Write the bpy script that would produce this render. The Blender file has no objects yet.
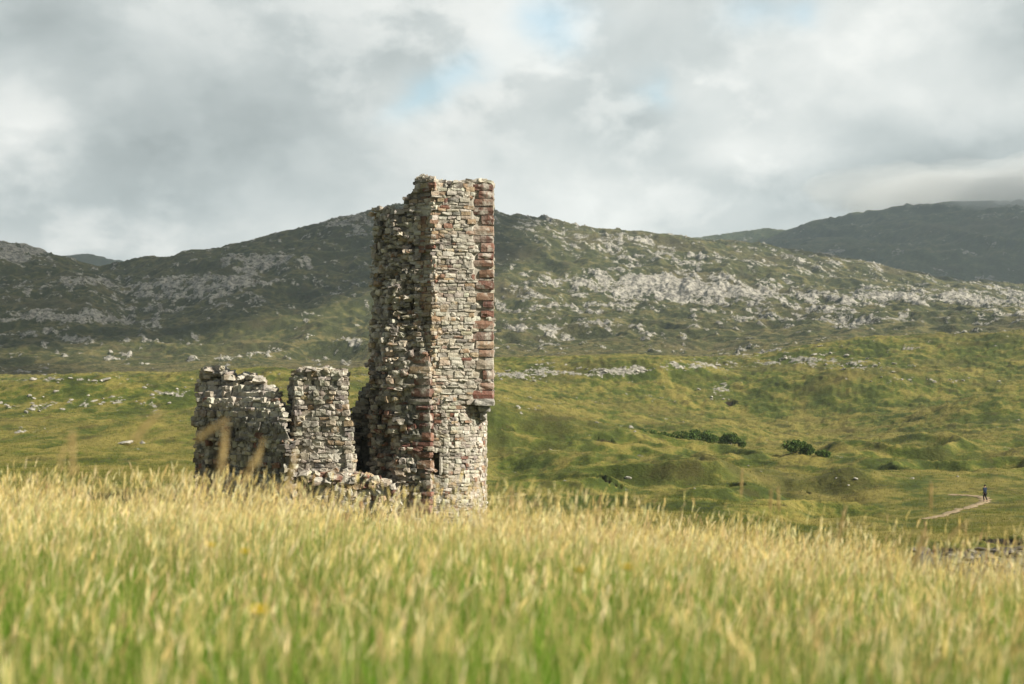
import bpy, bmesh, math, random
import numpy as np
R = math.radians
rng = np.random.default_rng(7)
random.seed(7)
F = 1422.0            # focal length in pixels (50 mm on a 36 mm sensor, 1024 px wide)
HY = 400.0            # row of the level horizon
scene = bpy.context.scene
COL = scene.collection

# ------------------------------------------------------------------ noise
def _h(ix, iy, seed):
    n = (ix.astype(np.int64) * 374761393 + iy.astype(np.int64) * 668265263 + seed * 974634777) & 0x7fffffff
    n = ((n ^ (n >> 13)) * 1274126177) & 0x7fffffff
    n = (n ^ (n >> 16)) & 0xffff
    return n / 65535.0
def vn(x, y, seed=0):
    xf = np.floor(x); yf = np.floor(y)
    u = x - xf; v = y - yf
    u = u * u * u * (u * (u * 6 - 15) + 10); v = v * v * v * (v * (v * 6 - 15) + 10)
    a = _h(xf, yf, seed); b = _h(xf + 1, yf, seed); c = _h(xf, yf + 1, seed); d = _h(xf + 1, yf + 1, seed)
    return (a * (1 - u) + b * u) * (1 - v) + (c * (1 - u) + d * u) * v
def fbm(x, y, oct=4, seed=0, gain=0.5, lac=2.03):
    s = 0; a = 1; t = 0
    for k in range(oct):
        ang = 0.6 * k
        xr = x * math.cos(ang) - y * math.sin(ang); yr = x * math.sin(ang) + y * math.cos(ang)
        s = s + a * vn(xr + 17.3 * k, yr - 9.1 * k, seed + k); t += a; a *= gain; x = x * lac; y = y * lac
    return s / t            # 0..1
def sstep(a, b, x):
    t = np.clip((x - a) / (b - a), 0, 1); return t * t * (3 - 2 * t)

# ------------------------------------------------------------------ the lie of the land
def tab(*kv):
    xs = np.array(kv[0::2], float); ys = np.array(kv[1::2], float)
    return lambda p: np.interp(p, xs, ys)
T = tab(-400,462, 0,476, 200,482, 350,491, 500,503, 740,524, 900,546, 1024,566, 1500,640)
crest_mid = tab(-300,380, 0,377, 100,375, 200,372, 370,371, 495,357, 560,355, 620,353, 700,357, 760,354, 800,345, 860,338, 940,334, 1024,330, 1400,325)
crest_hill = tab(-400,225, -100,238, 0,246, 30,250, 60,258, 82,264, 100,267, 130,259, 180,254, 240,249, 300,234, 340,221, 375,210, 420,205, 495,211, 540,219, 600,233, 660,239, 740,243, 800,251, 860,260, 900,270, 950,281, 1024,291, 1400,310)
crest_far = tab(-400,245, 0,262, 60,262, 90,259, 115,265, 200,285, 640,252, 730,239, 790,231, 850,218, 930,206, 980,206, 1024,205, 1200,196, 1500,190)
def py(t, Y): return lambda p: -(t(p) - HY) * Y / F
def off(t, d): return lambda p: t(p) + d
LAY = [
 (-60, lambda p: -2.2 + 0 * p),
 (-12, lambda p: -1.45 + 0 * p),
 (0,  lambda p: -1.36 + 0 * p),
 (5,  lambda p: -1.36 + 0.35 * (-(T(p) - HY) * 14 / F - 0.86 + 1.36)),
 (14, lambda p: -(T(p) - HY) * 14 / F - 0.86),
 (24, lambda p: -(T(p) - HY) * 24 / F - 1.5),
 (45, lambda p: -(T(p) - HY) * 45 / F - 1.7),
 (61, lambda p: -(T(p) - HY) * 61 / F - 1.3),
 (75, py(tab(0,488, 200,495, 500,520, 740,541, 900,563, 1024,566), 75)),
 (84, py(tab(0,478, 200,482, 500,511, 740,531, 890,549, 960,552, 1024,546), 84)),
 (86.5, py(tab(0,476, 200,480, 500,509, 740,529, 890,545, 930,541, 960,541, 1024,535), 86.5)),
 (110, py(tab(0,470, 190,470, 350,482, 500,501, 740,514, 900,523, 1024,520), 110)),
 (135, py(tab(0,462, 190,462, 350,472, 500,493, 600,503, 740,508, 900,512, 1024,508), 135)),
 (150, py(tab(0,455, 190,456, 350,466, 500,488, 600,495, 740,501, 900,505, 985,501, 1024,500), 150)),
 (185, py(tab(0,438, 200,440, 350,450, 500,482, 560,473, 640,466, 700,463, 760,464, 850,471, 950,476, 1024,472), 185)),
 (200, py(tab(0,434, 200,436, 350,446, 500,480, 560,475, 640,470, 700,468, 760,469, 850,474, 950,476, 1024,470), 200)),
 (225, py(tab(0,424, 350,430, 500,462, 600,463, 740,463, 800,463, 900,462, 1024,456), 225)),
 (265, py(tab(0,411, 200,412, 380,397, 495,397, 560,412, 650,432, 740,449, 800,453, 900,449, 1024,441), 265)),
 (300, py(tab(0,399, 350,396, 495,405, 560,420, 650,440, 740,451, 800,447, 900,440, 1024,428), 300)),
 (380, py(tab(0,389, 350,385, 495,390, 560,402, 650,415, 740,421, 800,421, 900,413, 1024,402), 380)),
 (450, py(tab(0,382, 350,378, 495,373, 620,381, 740,389, 850,381, 1024,366), 450)),
 (540, py(crest_mid, 540)),
 (640, py(off(crest_mid, 5), 640)),
 (760, py(tab(0,370, 200,364, 370,366, 495,354, 700,353, 860,339, 1024,331), 760)),
 (900, py(tab(0,345, 150,350, 300,352, 495,336, 620,338, 740,338, 860,330, 1024,322), 900)),
 (1150, py(tab(-300,300, 0,300, 90,296, 125,314, 160,308, 230,292, 330,290, 420,285, 495,290, 620,300, 740,300, 860,303, 1024,308), 1150)),
 (1350, py(tab(-300,255, 0,263, 60,270, 100,280, 125,290, 180,268, 240,259, 330,250, 495,246, 620,258, 740,266, 860,277, 1024,298), 1350)),
 (1600, py(crest_hill, 1600)),
 (1800, py(off(crest_hill, 14), 1800)),
 (2150, py(off(crest_hill, 32), 2150)),
 (2500, py(tab(0,295, 640,276, 740,264, 850,257, 930,251, 1024,246), 2500)),
 (3000, py(tab(0,275, 640,259, 740,247, 850,237, 930,225, 1024,218), 3000)),
 (3600, py(crest_far, 3600)),
 (4200, py(off(crest_far, 22), 4200)),
 (5200, py(off(crest_far, 50), 5200)),
]
LY = np.array([l[0] for l in LAY], float)
def base_height(x, Y):
    x = np.asarray(x, float); Y = np.asarray(Y, float)
    p = 512 + F * x / np.maximum(Y, 15.0)
    shp = Y.shape
    pf = p.ravel(); Yf = np.clip(Y.ravel(), LY[0], LY[-1] - 1e-3)
    out = np.empty_like(pf); K = len(LY)
    k = np.clip(np.searchsorted(LY, Yf, side='right') - 1, 0, K - 2)
    for s in range(K - 1):
        m = k == s
        if not m.any(): continue
        pp = pf[m]; y = Yf[m]
        idx = [max(s - 1, 0), s, s + 1, min(s + 2, K - 1)]
        z = [LAY[i][1](pp) for i in idx]
        h = LY[s + 1] - LY[s]; d = (z[2] - z[1]) / h
        d0 = (z[1] - z[0]) / max(LY[s] - LY[idx[0]], 1e-6) if s > 0 else d
        d2 = (z[3] - z[2]) / max(LY[idx[3]] - LY[s + 1], 1e-6) if s + 2 < K else d
        m0 = np.where(d0 * d > 0, 2 * d0 * d / (d0 + d + 1e-12 * np.sign(d)), 0)
        m1 = np.where(d2 * d > 0, 2 * d2 * d / (d2 + d + 1e-12 * np.sign(d)), 0)
        t = (y - LY[s]) / h
        out[m] = ((2*t**3-3*t**2+1)*z[1] + (t**3-2*t**2+t)*h*m0 + (-2*t**3+3*t**2)*z[2] + (t**3-t**2)*h*m1)
    return out.reshape(shp)
# bare rock: where it breaks through  (px, py, spread x, spread y, strength)
ROCKY = [(660,288,100,15,.36),(560,283,45,8,.20),(730,296,70,8,.22),(880,303,110,10,.26),(1000,300,60,14,.26),(620,246,70,12,.17),(530,222,40,9,.15),(700,262,60,8,.16),
         (560,330,80,5,.32),(600,307,90,6,.12),(790,322,120,6,.18),(845,262,60,12,.18),(215,284,65,14,.30),(170,300,50,9,.18),(270,266,50,7,.24),(15,252,34,9,.42),(60,285,60,9,.22),(60,324,85,7,.34),
         (352,228,34,16,.28),(430,214,60,9,.2),(245,355,25,4,.20),(150,345,90,5,.12),(20,340,50,4,.2),
         (590,371,100,5,.50),(690,366,45,4.5,.46),(520,376,40,5,.42),(800,358,75,7,.40),(870,366,45,5,.40),(930,381,60,4,.40),(560,364,30,4,.18),(640,400,22,7,.12),(720,392,18,7,.26),
         (995,340,50,6,.16),(900,345,60,5,.18),(765,352,35,5,.12),(525,402,60,6,.10),(630,428,30,4,.14),
         (60,381,70,4,.24),(105,404,60,5,.20),(20,408,40,5,.22),(170,396,50,5,.14),(130,444,40,4,.16),(350,382,30,8,.20),(40,430,30,4,.12),(265,380,40,6,.10)]
PEAT = [(505,421,13,4,1),(600,437,13,3,1),(730,402,8,4,.7),(600,481,18,3,.7),(650,482,12,2,.5),(735,482,20,3,.6),(800,476,16,2.5,.5),(700,486,14,2.5,.5),(945,549,20,5,.9),(1005,540,24,4,.9),(560,446,24,3,.3)]
def blobs(L, p, q):
    s = np.zeros_like(p)
    for (a, b, sa, sb, w) in L:
        s += w * np.exp(-((p - a) / sa) ** 2 - ((q - b) / sb) ** 2)
    return s
def land(x, Y, attrs=False):
    """height of the ground at x, Y (and how rocky, peaty and dry it is there)"""
    x = np.asarray(x, float); Y = np.asarray(Y, float)
    z = base_height(x, Y)
    p = 512 + F * x / np.maximum(Y, 15.0)
    for (bp, bY, A, sp_, sY) in ((1000, 345, 6, 85, 24), (850, 430, 6, 100, 26), (640, 465, 6, 95, 24), (720, 330, 3.5, 60, 18), (90, 300, 4.5, 130, 24), (250, 390, 5, 120, 26), (560, 215, 2.4, 70, 12), (900, 255, 3.0, 90, 14), (150, 190, 2.2, 110, 14)):
        z = z + A * np.exp(-((p - bp) / sp_) ** 2 - ((Y - bY) / sY) ** 2)
    q = HY - F * z / np.maximum(Y, 15.0)
    far = sstep(640, 1000, Y); vfar = sstep(2000, 2600, Y); moor = sstep(60, 130, Y) * (1 - far)
    z = z + sstep(24, 40, Y) * (1 - sstep(70, 90, Y)) * (fbm(x / 6, Y / 6, 3, 3) - .5) * .5
    z = z + (1 - sstep(20, 40, Y)) * (fbm(x / 2.2, Y / 2.2, 3, 5) - .5) * .22
    # tussocky moor: broad swells, hummocks and small tufts
    am = moor * (0.35 + sstep(150, 500, Y) * 1.0)
    pth = sstep(840, 900, p) * sstep(90, 110, Y) * (1 - sstep(165, 200, Y))
    am = am * (1 - .75 * pth)
    kn = sstep(470, 520, p) * sstep(88, 120, Y) * (1 - sstep(225, 300, Y)) * (1 - .9 * pth) * (1 - .85 * np.exp(-((p - 520) / 60) ** 2 - ((Y - 132) / 22) ** 2))
    kr = 1 - np.abs(fbm(x / 17, Y / 21, 3, 19, .45) - .5) * 2
    z = z + kn * 4.6 * (kr - .80)
    sw = fbm(x / 26, Y / 42, 4, 11) - .5
    hm = fbm(x / 7, Y / 11, 4, 13, .55); hm = np.abs(hm - .5) * 2
    z = z + am * (2.4 * sw + (1.5 - .6 * sstep(250, 400, Y)) * (hm - .25) + .85 * (fbm(x / 1.5, Y / 2.0, 3, 17, .6) - .5))
    # the hills: spurs, gullies and craggy knobs
    sp = fbm(x / 130 + .4 * Y / 300, Y / 260, 5, 23) - .5
    rg = 1 - np.abs(fbm(x / 55, Y / 80, 5, 29, .55) - .5) * 2
    z = z + far * (1 - vfar) * (13 * sp + 15 * (rg - .80))
    rg2 = 1 - np.abs(fbm(x / 190, Y / 300, 6, 31, .55) - .5) * 2
    z = z + vfar * 46 * (rg2 - .80)
    # rock
    sc = np.where(Y < 660, 2.3, np.where(Y < 2100, 9.0, 30.0))
    dens = blobs(ROCKY, p, q) * (1 + .25 * far) * (.35 + 1.3 * fbm(x / sc / 5, Y / sc / 9, 3, 43)) + .08 * far
    n = fbm((x + .25 * Y) / sc, Y / sc / 2.0, 5, 41, .62)
    rk = (dens + 1.3 * (n - .5) - .33) * sstep(95, 140, Y) - (1 - sstep(95, 140, Y))
    rk = rk - .6 * pth - .07 * (1 - sstep(600, 700, Y)) - .5 * (1 - sstep(135, 165, Y))
    rs = sstep(-.06, .14, rk)
    lump = np.abs(fbm(x / sc / .6, Y / sc / 1.0, 4, 53, .6) - .5) * 2
    hgt = np.where(Y < 660, .9, np.where(Y < 2100, 4.0, 10.0))
    z = z + rs * hgt * (.3 + 1.1 * (lump - .2))
    pe = np.clip(blobs(PEAT, p, q), 0, 1) * sstep(80, 84, Y)
    pe = sstep(.62, .74, pe * .62 + .7 * fbm(x / 1.6, Y / 3.0, 4, 61, .6)) * (pe > .08)
    z = z - pe * np.where(Y < 95, .2, 1.5)
    # pebble beach by the water
    sh = sstep(880, 955, p) * sstep(52, 62, Y) * (1 - sstep(83.8, 85, Y))
    z = z + sh * .25 * (fbm(x / .7, Y / .7, 3, 67) - .5)
    if attrs:
        dry = .25 + .5 * fbm(x / 8 + 5, Y / 15, 5, 71, .6) + .35 * (fbm(x / 2.5, Y / 4.5, 3, 73) - .5) + .18 * hm - .05
        return z, rk, pe, dry, sh
    return z
def H(x, y): return float(land(np.array([float(x)]), np.array([float(y)]))[0])
_YS = np.concatenate([np.arange(6, 60, .5), np.geomspace(60, 4200, 1600)])
def ground_at(px, qy, y0=60, y1=4200):
    """first visible ground point in the direction of a picture position"""
    ys = _YS[(_YS >= y0) & (_YS <= y1)]
    xs = (px - 512) * ys / F
    q = HY - F * land(xs, ys) / ys
    hit = np.nonzero(q <= qy)[0]
    k = hit[0] if len(hit) else int(np.argmin(q))
    return float(xs[k]), float(ys[k]), H(xs[k], ys[k])

# ------------------------------------------------------------------ materials
class NT:
    def __init__(s, tree): s.t = tree; s.n = tree.nodes; s.l = tree.links
    def new(s, typ, **kw):
        n = s.n.new(typ)
        for k, v in kw.items(): setattr(n, k, v)
        return n
    def put(s, sock, v):
        if isinstance(v, bpy.types.NodeSocket): s.l.new(v, sock)
        elif isinstance(v, (tuple, list)) and len(v) == 3 and sock.type == 'RGBA': sock.default_value = (*v, 1)
        else: sock.default_value = v
    def m(s, op, a, b=0.0, c=0.0, clamp=False):
        n = s.new('ShaderNodeMath', operation=op, use_clamp=clamp)
        for i, v in enumerate((a, b, c)): s.put(n.inputs[i], v)
        return n.outputs[0]
    def mix(s, f, a, b, blend='MIX'):
        n = s.new('ShaderNodeMix', data_type='RGBA', blend_type=blend)
        s.put(n.inputs[0], f); s.put(n.inputs[6], a); s.put(n.inputs[7], b)
        return n.outputs[2]
    def ramp(s, f, a, b):
        n = s.new('ShaderNodeMapRange', interpolation_type='SMOOTHSTEP')
        s.put(n.inputs[0], f); n.inputs[1].default_value = a; n.inputs[2].default_value = b
        return n.outputs[0]
    def noise(s, vec, scale, detail=4, rough=.5, dist=0):
        n = s.new('ShaderNodeTexNoise'); s.put(n.inputs['Vector'], vec)
        n.inputs['Scale'].default_value = scale; n.inputs['Detail'].default_value = detail
        n.inputs['Roughness'].default_value = rough; n.inputs['Distortion'].default_value = dist
        return n.outputs[0]
    def attr(s, name): return s.new('ShaderNodeAttribute', attribute_name=name)
    def scale(s, vec, v):
        n = s.new('ShaderNodeVectorMath', operation='MULTIPLY'); s.put(n.inputs[0], vec); n.inputs[1].default_value = v
        return n.outputs[0]
    def bump(s, h, strength, dist):
        n = s.new('ShaderNodeBump'); s.put(n.inputs['Height'], h)
        n.inputs['Strength'].default_value = strength; n.inputs['Distance'].default_value = dist
        return n.outputs[0]
def material(name):
    m = bpy.data.materials.new(name); m.use_nodes = True
    nt = NT(m.node_tree)
    b = m.node_tree.nodes['Principled BSDF']; b.inputs['Specular IOR Level'].default_value = .2
    b.inputs['Roughness'].default_value = .9
    return m, nt, b

def land_material(name, s, green, green2, dry, brown, rock, rock2, bumpd):
    m, nt, b = material(name)
    pos = nt.new('ShaderNodeNewGeometry').outputs['Position']
    a_r = nt.attr('rock').outputs['Fac']; a_p = nt.attr('peat').outputs['Fac']; a_d = nt.attr('dry').outputs['Fac']
    a_s = nt.attr('shore').outputs['Fac']
    n1 = nt.noise(pos, 1 / (9 * s), 6, .62); n2 = nt.noise(pos, 1 / (1.3 * s), 5, .6); n3 = nt.noise(pos, 1 / (34 * s), 4, .55)
    c = nt.mix(nt.ramp(n1, .35, .65), green, green2)
    d = nt.m('ADD', a_d, nt.m('MULTIPLY', nt.m('SUBTRACT', n2, .5), .5))
    c = nt.mix(nt.ramp(d, .40, .66), c, dry)
    c = nt.mix(nt.m('MULTIPLY', nt.ramp(d, .46, .26), .85), c, tuple(.55 * v for v in green2))
    c = nt.mix(nt.m('MULTIPLY', nt.ramp(n3, .50, .66), .55), c, brown)
    n5 = nt.noise(nt.scale(pos, (1, .6, 1)), 1 / (5.5 * s), 5, .62)
    c = nt.mix(nt.m('MULTIPLY', nt.ramp(n5, .56, .64), .6), c, tuple(.5 * v for v in brown))
    n4 = nt.noise(pos, 1 / (.45 * s), 4, .65)
    c = nt.mix(nt.m('MULTIPLY', nt.ramp(n4, .32, .54), .7), nt.mix(.5, c, (.02, .03, .008)), c)
    rkc = nt.mix(nt.ramp(nt.noise(pos, 1 / (1.6 * s), 6, .68), .38, .60), rock2, rock)
    rn = nt.noise(nt.scale(pos, (1, .55, 1.6)), 1 / (1.25 * s), 6, .68)
    rf = nt.ramp(nt.m('ADD', a_r, nt.m('MULTIPLY', nt.m('SUBTRACT', rn, .5), .9)), .0, .07)
    rf = nt.m('MULTIPLY', rf, nt.ramp(nt.noise(pos, 1 / (.55 * s), 3, .6), .36, .44))
    c = nt.mix(rf, c, rkc)
    c = nt.mix(nt.ramp(nt.m('ADD', a_p, nt.m('MULTIPLY', nt.m('SUBTRACT', n2, .5), .4)), .3, .55), c, (.022, .016, .011))
    peb = nt.mix(nt.ramp(nt.noise(pos, 3.2, 4, .7), .40, .60), (.03, .027, .022), (.17, .155, .13))
    c = nt.mix(nt.ramp(a_s, .3, .6), c, peb)
    nt.put(b.inputs['Base Color'], c)
    hh = nt.m('ADD', n2, nt.m('MULTIPLY', n4, .6))
    nt.put(b.inputs['Normal'], nt.bump(hh, .9, bumpd))
    return m
M_moor = land_material('moor', 1.0, (.108, .130, .018), (.068, .094, .014), (.27, .225, .055), (.14, .115, .034), (.40, .375, .325), (.15, .14, .12), .35)
M_hill = land_material('hillside', 3.4, (.090, .093, .027), (.058, .064, .021), (.185, .152, .058), (.125, .095, .045), (.43, .405, .35), (.15, .14, .125), 1.6)
M_mount = land_material('mountain', 9.0, (.060, .078, .028), (.045, .06, .022), (.12, .11, .05), (.065, .055, .03), (.26, .25, .235), (.11, .105, .10), 5)
M_soil, nt, b = material('turf')
pos = nt.new('ShaderNodeNewGeometry').outputs['Position']
nt.put(b.inputs['Base Color'], nt.mix(nt.ramp(nt.noise(pos, 5, 5, .6), .35, .65), (.045, .06, .014), (.14, .125, .04)))

def coloured(name, rough=.92, speck=.5, bumpd=.02, scale=9.0, lichen=True):
    m, nt, b = material(name)
    pos = nt.new('ShaderNodeNewGeometry').outputs['Position']
    c = nt.attr('col').outputs['Color']
    n = nt.noise(pos, scale, 6, .68); n2 = nt.noise(pos, scale * .33, 4, .6)
    st = nt.noise(nt.scale(pos, (1, 1, .35)), .9, 5, .6)
    c = nt.mix(nt.m('MULTIPLY', nt.ramp(st, .46, .30), .55), c, nt.mix(.5, c, (.07, .06, .05)))
    c = nt.mix(nt.m('MULTIPLY', nt.ramp(st, .52, .66), .45), c, (.58, .54, .46))
    c = nt.mix(nt.m('MULTIPLY', nt.ramp(n, .50, .30), speck), c, nt.mix(.65, c, (.02, .017, .014)))
    if lichen:
        c = nt.mix(nt.m('MULTIPLY', nt.ramp(n2, .50, .64), .6), c, (.62, .59, .51))
        c = nt.mix(nt.m('MULTIPLY', nt.ramp(nt.noise(pos, scale * .5, 4, .65), .60, .70), .6), c, (.05, .048, .042))
    nt.put(b.inputs['Base Color'], c); b.inputs['Roughness'].default_value = rough
    nt.put(b.inputs['Normal'], nt.bump(n, 1.0, bumpd))
    return m
M_stone = coloured('masonry', speck=.6, bumpd=.05, scale=8.0)
M_rock = coloured('gneiss', scale=3.5, bumpd=.08)
M_cobble = coloured('cobble', scale=6, bumpd=.05, lichen=False)
def leafy(name, trans=.35):
    m = bpy.data.materials.new(name); m.use_nodes = True; nt = NT(m.node_tree)
    nt.n.remove(nt.n['Principled BSDF']); out = nt.n['Material Output']
    c = nt.attr('col').outputs['Color']
    d = nt.new('ShaderNodeBsdfDiffuse'); t = nt.new('ShaderNodeBsdfTranslucent'); x = nt.new('ShaderNodeMixShader')
    nt.put(d.inputs[0], c); nt.put(t.inputs[0], c); x.inputs[0].default_value = trans
    nt.l.new(d.outputs[0], x.inputs[1]); nt.l.new(t.outputs[0], x.inputs[2]); nt.l.new(x.outputs[0], out.inputs[0])
    return m
M_grass = leafy('dry_grass', .45)
M_leaf = leafy('leaves', .25)
def plain(name, c, rough=.8, var=.3, scale=8):
    m, nt, b = material(name)
    pos = nt.new('ShaderNodeNewGeometry').outputs['Position']
    n = nt.noise(pos, scale, 5, .6)
    nt.put(b.inputs['Base Color'], nt.mix(nt.ramp(n, .3, .7), tuple(v * (1 - var) for v in c), tuple(min(1, v * (1 + var)) for v in c)))
    b.inputs['Roughness'].default_value = rough
    return m

# ------------------------------------------------------------------ objects
def mesh_np(name, V, Q, mat, parent=None, col=None, attrs=None, smooth=False, tris=None):
    """one mesh object from arrays: verts, quads (n,4), tris (n,3)"""
    V = np.asarray(V, np.float32)
    me = bpy.data.meshes.new(name)
    Q = np.zeros((0, 4), np.int32) if Q is None else np.asarray(Q, np.int32)
    Tn = np.zeros((0, 3), np.int32) if tris is None else np.asarray(tris, np.int32)
    li = np.concatenate([Q.ravel(), Tn.ravel()]); nq, ntr = len(Q), len(Tn)
    st = np.concatenate([np.arange(nq) * 4, nq * 4 + np.arange(ntr) * 3])
    me.vertices.add(len(V)); me.vertices.foreach_set('co', V.ravel())
    me.loops.add(len(li)); me.loops.foreach_set('vertex_index', li.astype(np.int32))
    me.polygons.add(nq + ntr); me.polygons.foreach_set('loop_start', st.astype(np.int32))
    if smooth: me.polygons.foreach_set('use_smooth', np.ones(nq + ntr, bool))
    else: me.polygons.foreach_set('use_smooth', np.zeros(nq + ntr, bool))
    if col is not None:
        a = me.attributes.new('col', 'FLOAT_COLOR', 'POINT')
        c = np.ones((len(V), 4), np.float32); c[:, :3] = col
        a.data.foreach_set('color', c.ravel())
    for k, v in (attrs or {}).items():
        a = me.attributes.new(k, 'FLOAT', 'POINT'); a.data.foreach_set('value', np.asarray(v, np.float32).ravel())
    me.update(calc_edges=True); me.validate()
    me.materials.append(mat)
    o = bpy.data.objects.new(name, me); COL.objects.link(o)
    if parent: o.parent = parent
    return o
def tag(o, label=None, cat=None, group=None, kind=None):
    if label: o['label'] = label
    if cat: o['category'] = cat
    if group: o['group'] = group
    if kind: o['kind'] = kind
    return o
def empty(name, loc, label, cat, group=None):
    o = bpy.data.objects.new(name, None); COL.objects.link(o); o.location = loc; o.empty_display_size = .2
    return tag(o, label, cat, group)
class Bag:
    def __init__(s): s.V = []; s.Q = []; s.C = []; s.n = 0
    def add(s, V, Q, C):
        V = np.asarray(V, float).reshape(-1, 3); s.V.append(V); s.Q.append(np.asarray(Q, np.int64).reshape(-1, 4) + s.n)
        C = np.asarray(C, float); s.C.append(np.broadcast_to(C, V.shape) if C.ndim == 1 else C); s.n += len(V)
    def build(s, name, mat, parent=None, origin=(0, 0, 0), smooth=False):
        V = np.concatenate(s.V) - np.asarray(origin, float)
        return mesh_np(name, V, np.concatenate(s.Q), mat, parent, np.concatenate(s.C), smooth=smooth)

# ------------------------------------------------------------------ terrain sheets
cols = np.concatenate([np.linspace(-1100, -70, 60)[:-1], np.arange(-70, 1094, 1.35), np.linspace(1095, 2124, 60)])
def sheet(name, ys, mat, cs=cols):
    Wd = np.sqrt(np.maximum(ys, 0) ** 2 + 14 ** 2)
    X = (cs[None, :] - 512) / F * Wd[:, None]; Y = np.repeat(ys[:, None], len(cs), 1)
    z, rk, pe, dry, sh = land(X, Y, True)
    # flat tops carry dry bent grass, steep faces stay green
    gz = np.abs(np.gradient(z, axis=0) / np.gradient(Y, axis=0))
    dry = dry - .50 * np.clip(gz - .18, -.15, .8) * (Y > 70)
    V = np.stack([X, Y, z], -1).reshape(-1, 3)
    nr, nc = X.shape
    i = (np.arange(nr - 1)[:, None] * nc + np.arange(nc - 1)[None, :])
    Q = np.stack([i, i + 1, i + nc + 1, i + nc], -1).reshape(-1, 4)
    o = mesh_np(name, V, Q, mat, attrs=dict(rock=rk, peat=pe, dry=dry, shore=sh), smooth=True)
    return tag(o, kind='structure')
sheet('meadow_ground', np.concatenate([np.linspace(-60, -4, 12), np.linspace(-3, 40, 90)]), M_soil, cols[::4])
sheet('moor_ground', np.concatenate([np.linspace(40, 80, 50)[:-1], np.geomspace(80, 660, 520)]), M_moor)
sheet('hill', np.geomspace(660, 2150, 420), M_hill)
sheet('mountain', np.geomspace(2150, 5200, 150), M_mount, cols[::2])

# ------------------------------------------------------------------ masonry
_g = [(i, j, k) for i in range(3) for j in range(3) for k in range(3) if not (i == j == k == 1)]
_gi = {v: n for n, v in enumerate(_g)}
ST_V = np.array(_g, float) - 1
_l = (np.abs(ST_V) ** 8).sum(1) ** (1 / 8); ST_V = ST_V / _l[:, None] * .5
ST_Q = []
for ax in range(3):
    for s in (0, 2):
        for a in range(2):
            for b_ in range(2):
                q = []
                for (da, db) in ((0, 0), (1, 0), (1, 1), (0, 1)):
                    v = [0, 0, 0]; v[ax] = s; v[(ax + 1) % 3] = a + da; v[(ax + 2) % 3] = b_ + db
                    q.append(_gi[tuple(v)])
                ST_Q.append(q if s == 2 else q[::-1])
ST_Q = np.array(ST_Q)
def add_stone(bag, c, t, n, dims, col, jit=.09, rot=.08):
    """one roughly squared stone: centre c, along t, facing n, dims = length, depth, height"""
    up = np.array([0, 0, 1.0]); fr = np.stack([t, n, up])
    V = (ST_V + rng.normal(0, jit, ST_V.shape) * .5) * np.asarray(dims)
    a, b2, g = rng.normal(0, rot, 3)
    Rx = np.array([[1, 0, 0], [0, math.cos(a), -math.sin(a)], [0, math.sin(a), math.cos(a)]])
    Ry = np.array([[math.cos(b2), 0, math.sin(b2)], [0, 1, 0], [-math.sin(b2), 0, math.cos(b2)]])
    Rz = np.array([[math.cos(g), -math.sin(g), 0], [math.sin(g), math.cos(g), 0], [0, 0, 1]])
    V = V @ (Rx @ Ry @ Rz).T @ fr + np.asarray(c)
    bag.add(V, ST_Q, np.clip(np.asarray(col), 0, 1))
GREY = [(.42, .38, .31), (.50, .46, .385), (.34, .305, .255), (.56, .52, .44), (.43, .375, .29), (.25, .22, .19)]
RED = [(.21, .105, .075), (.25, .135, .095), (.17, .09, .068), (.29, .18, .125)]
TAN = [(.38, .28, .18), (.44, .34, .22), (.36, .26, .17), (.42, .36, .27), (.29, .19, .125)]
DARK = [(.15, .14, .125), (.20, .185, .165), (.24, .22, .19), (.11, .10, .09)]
def pick(pal):
    c = np.array(pal[rng.integers(len(pal))]); return c * rng.uniform(.8, 1.2) * rng.uniform(.96, 1.04, 3)
def P(px, Y): return np.array([(px - 512) * Y / F, Y])
def ZY(y, Y=61.2): return (HY - y) * Y / F
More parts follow.
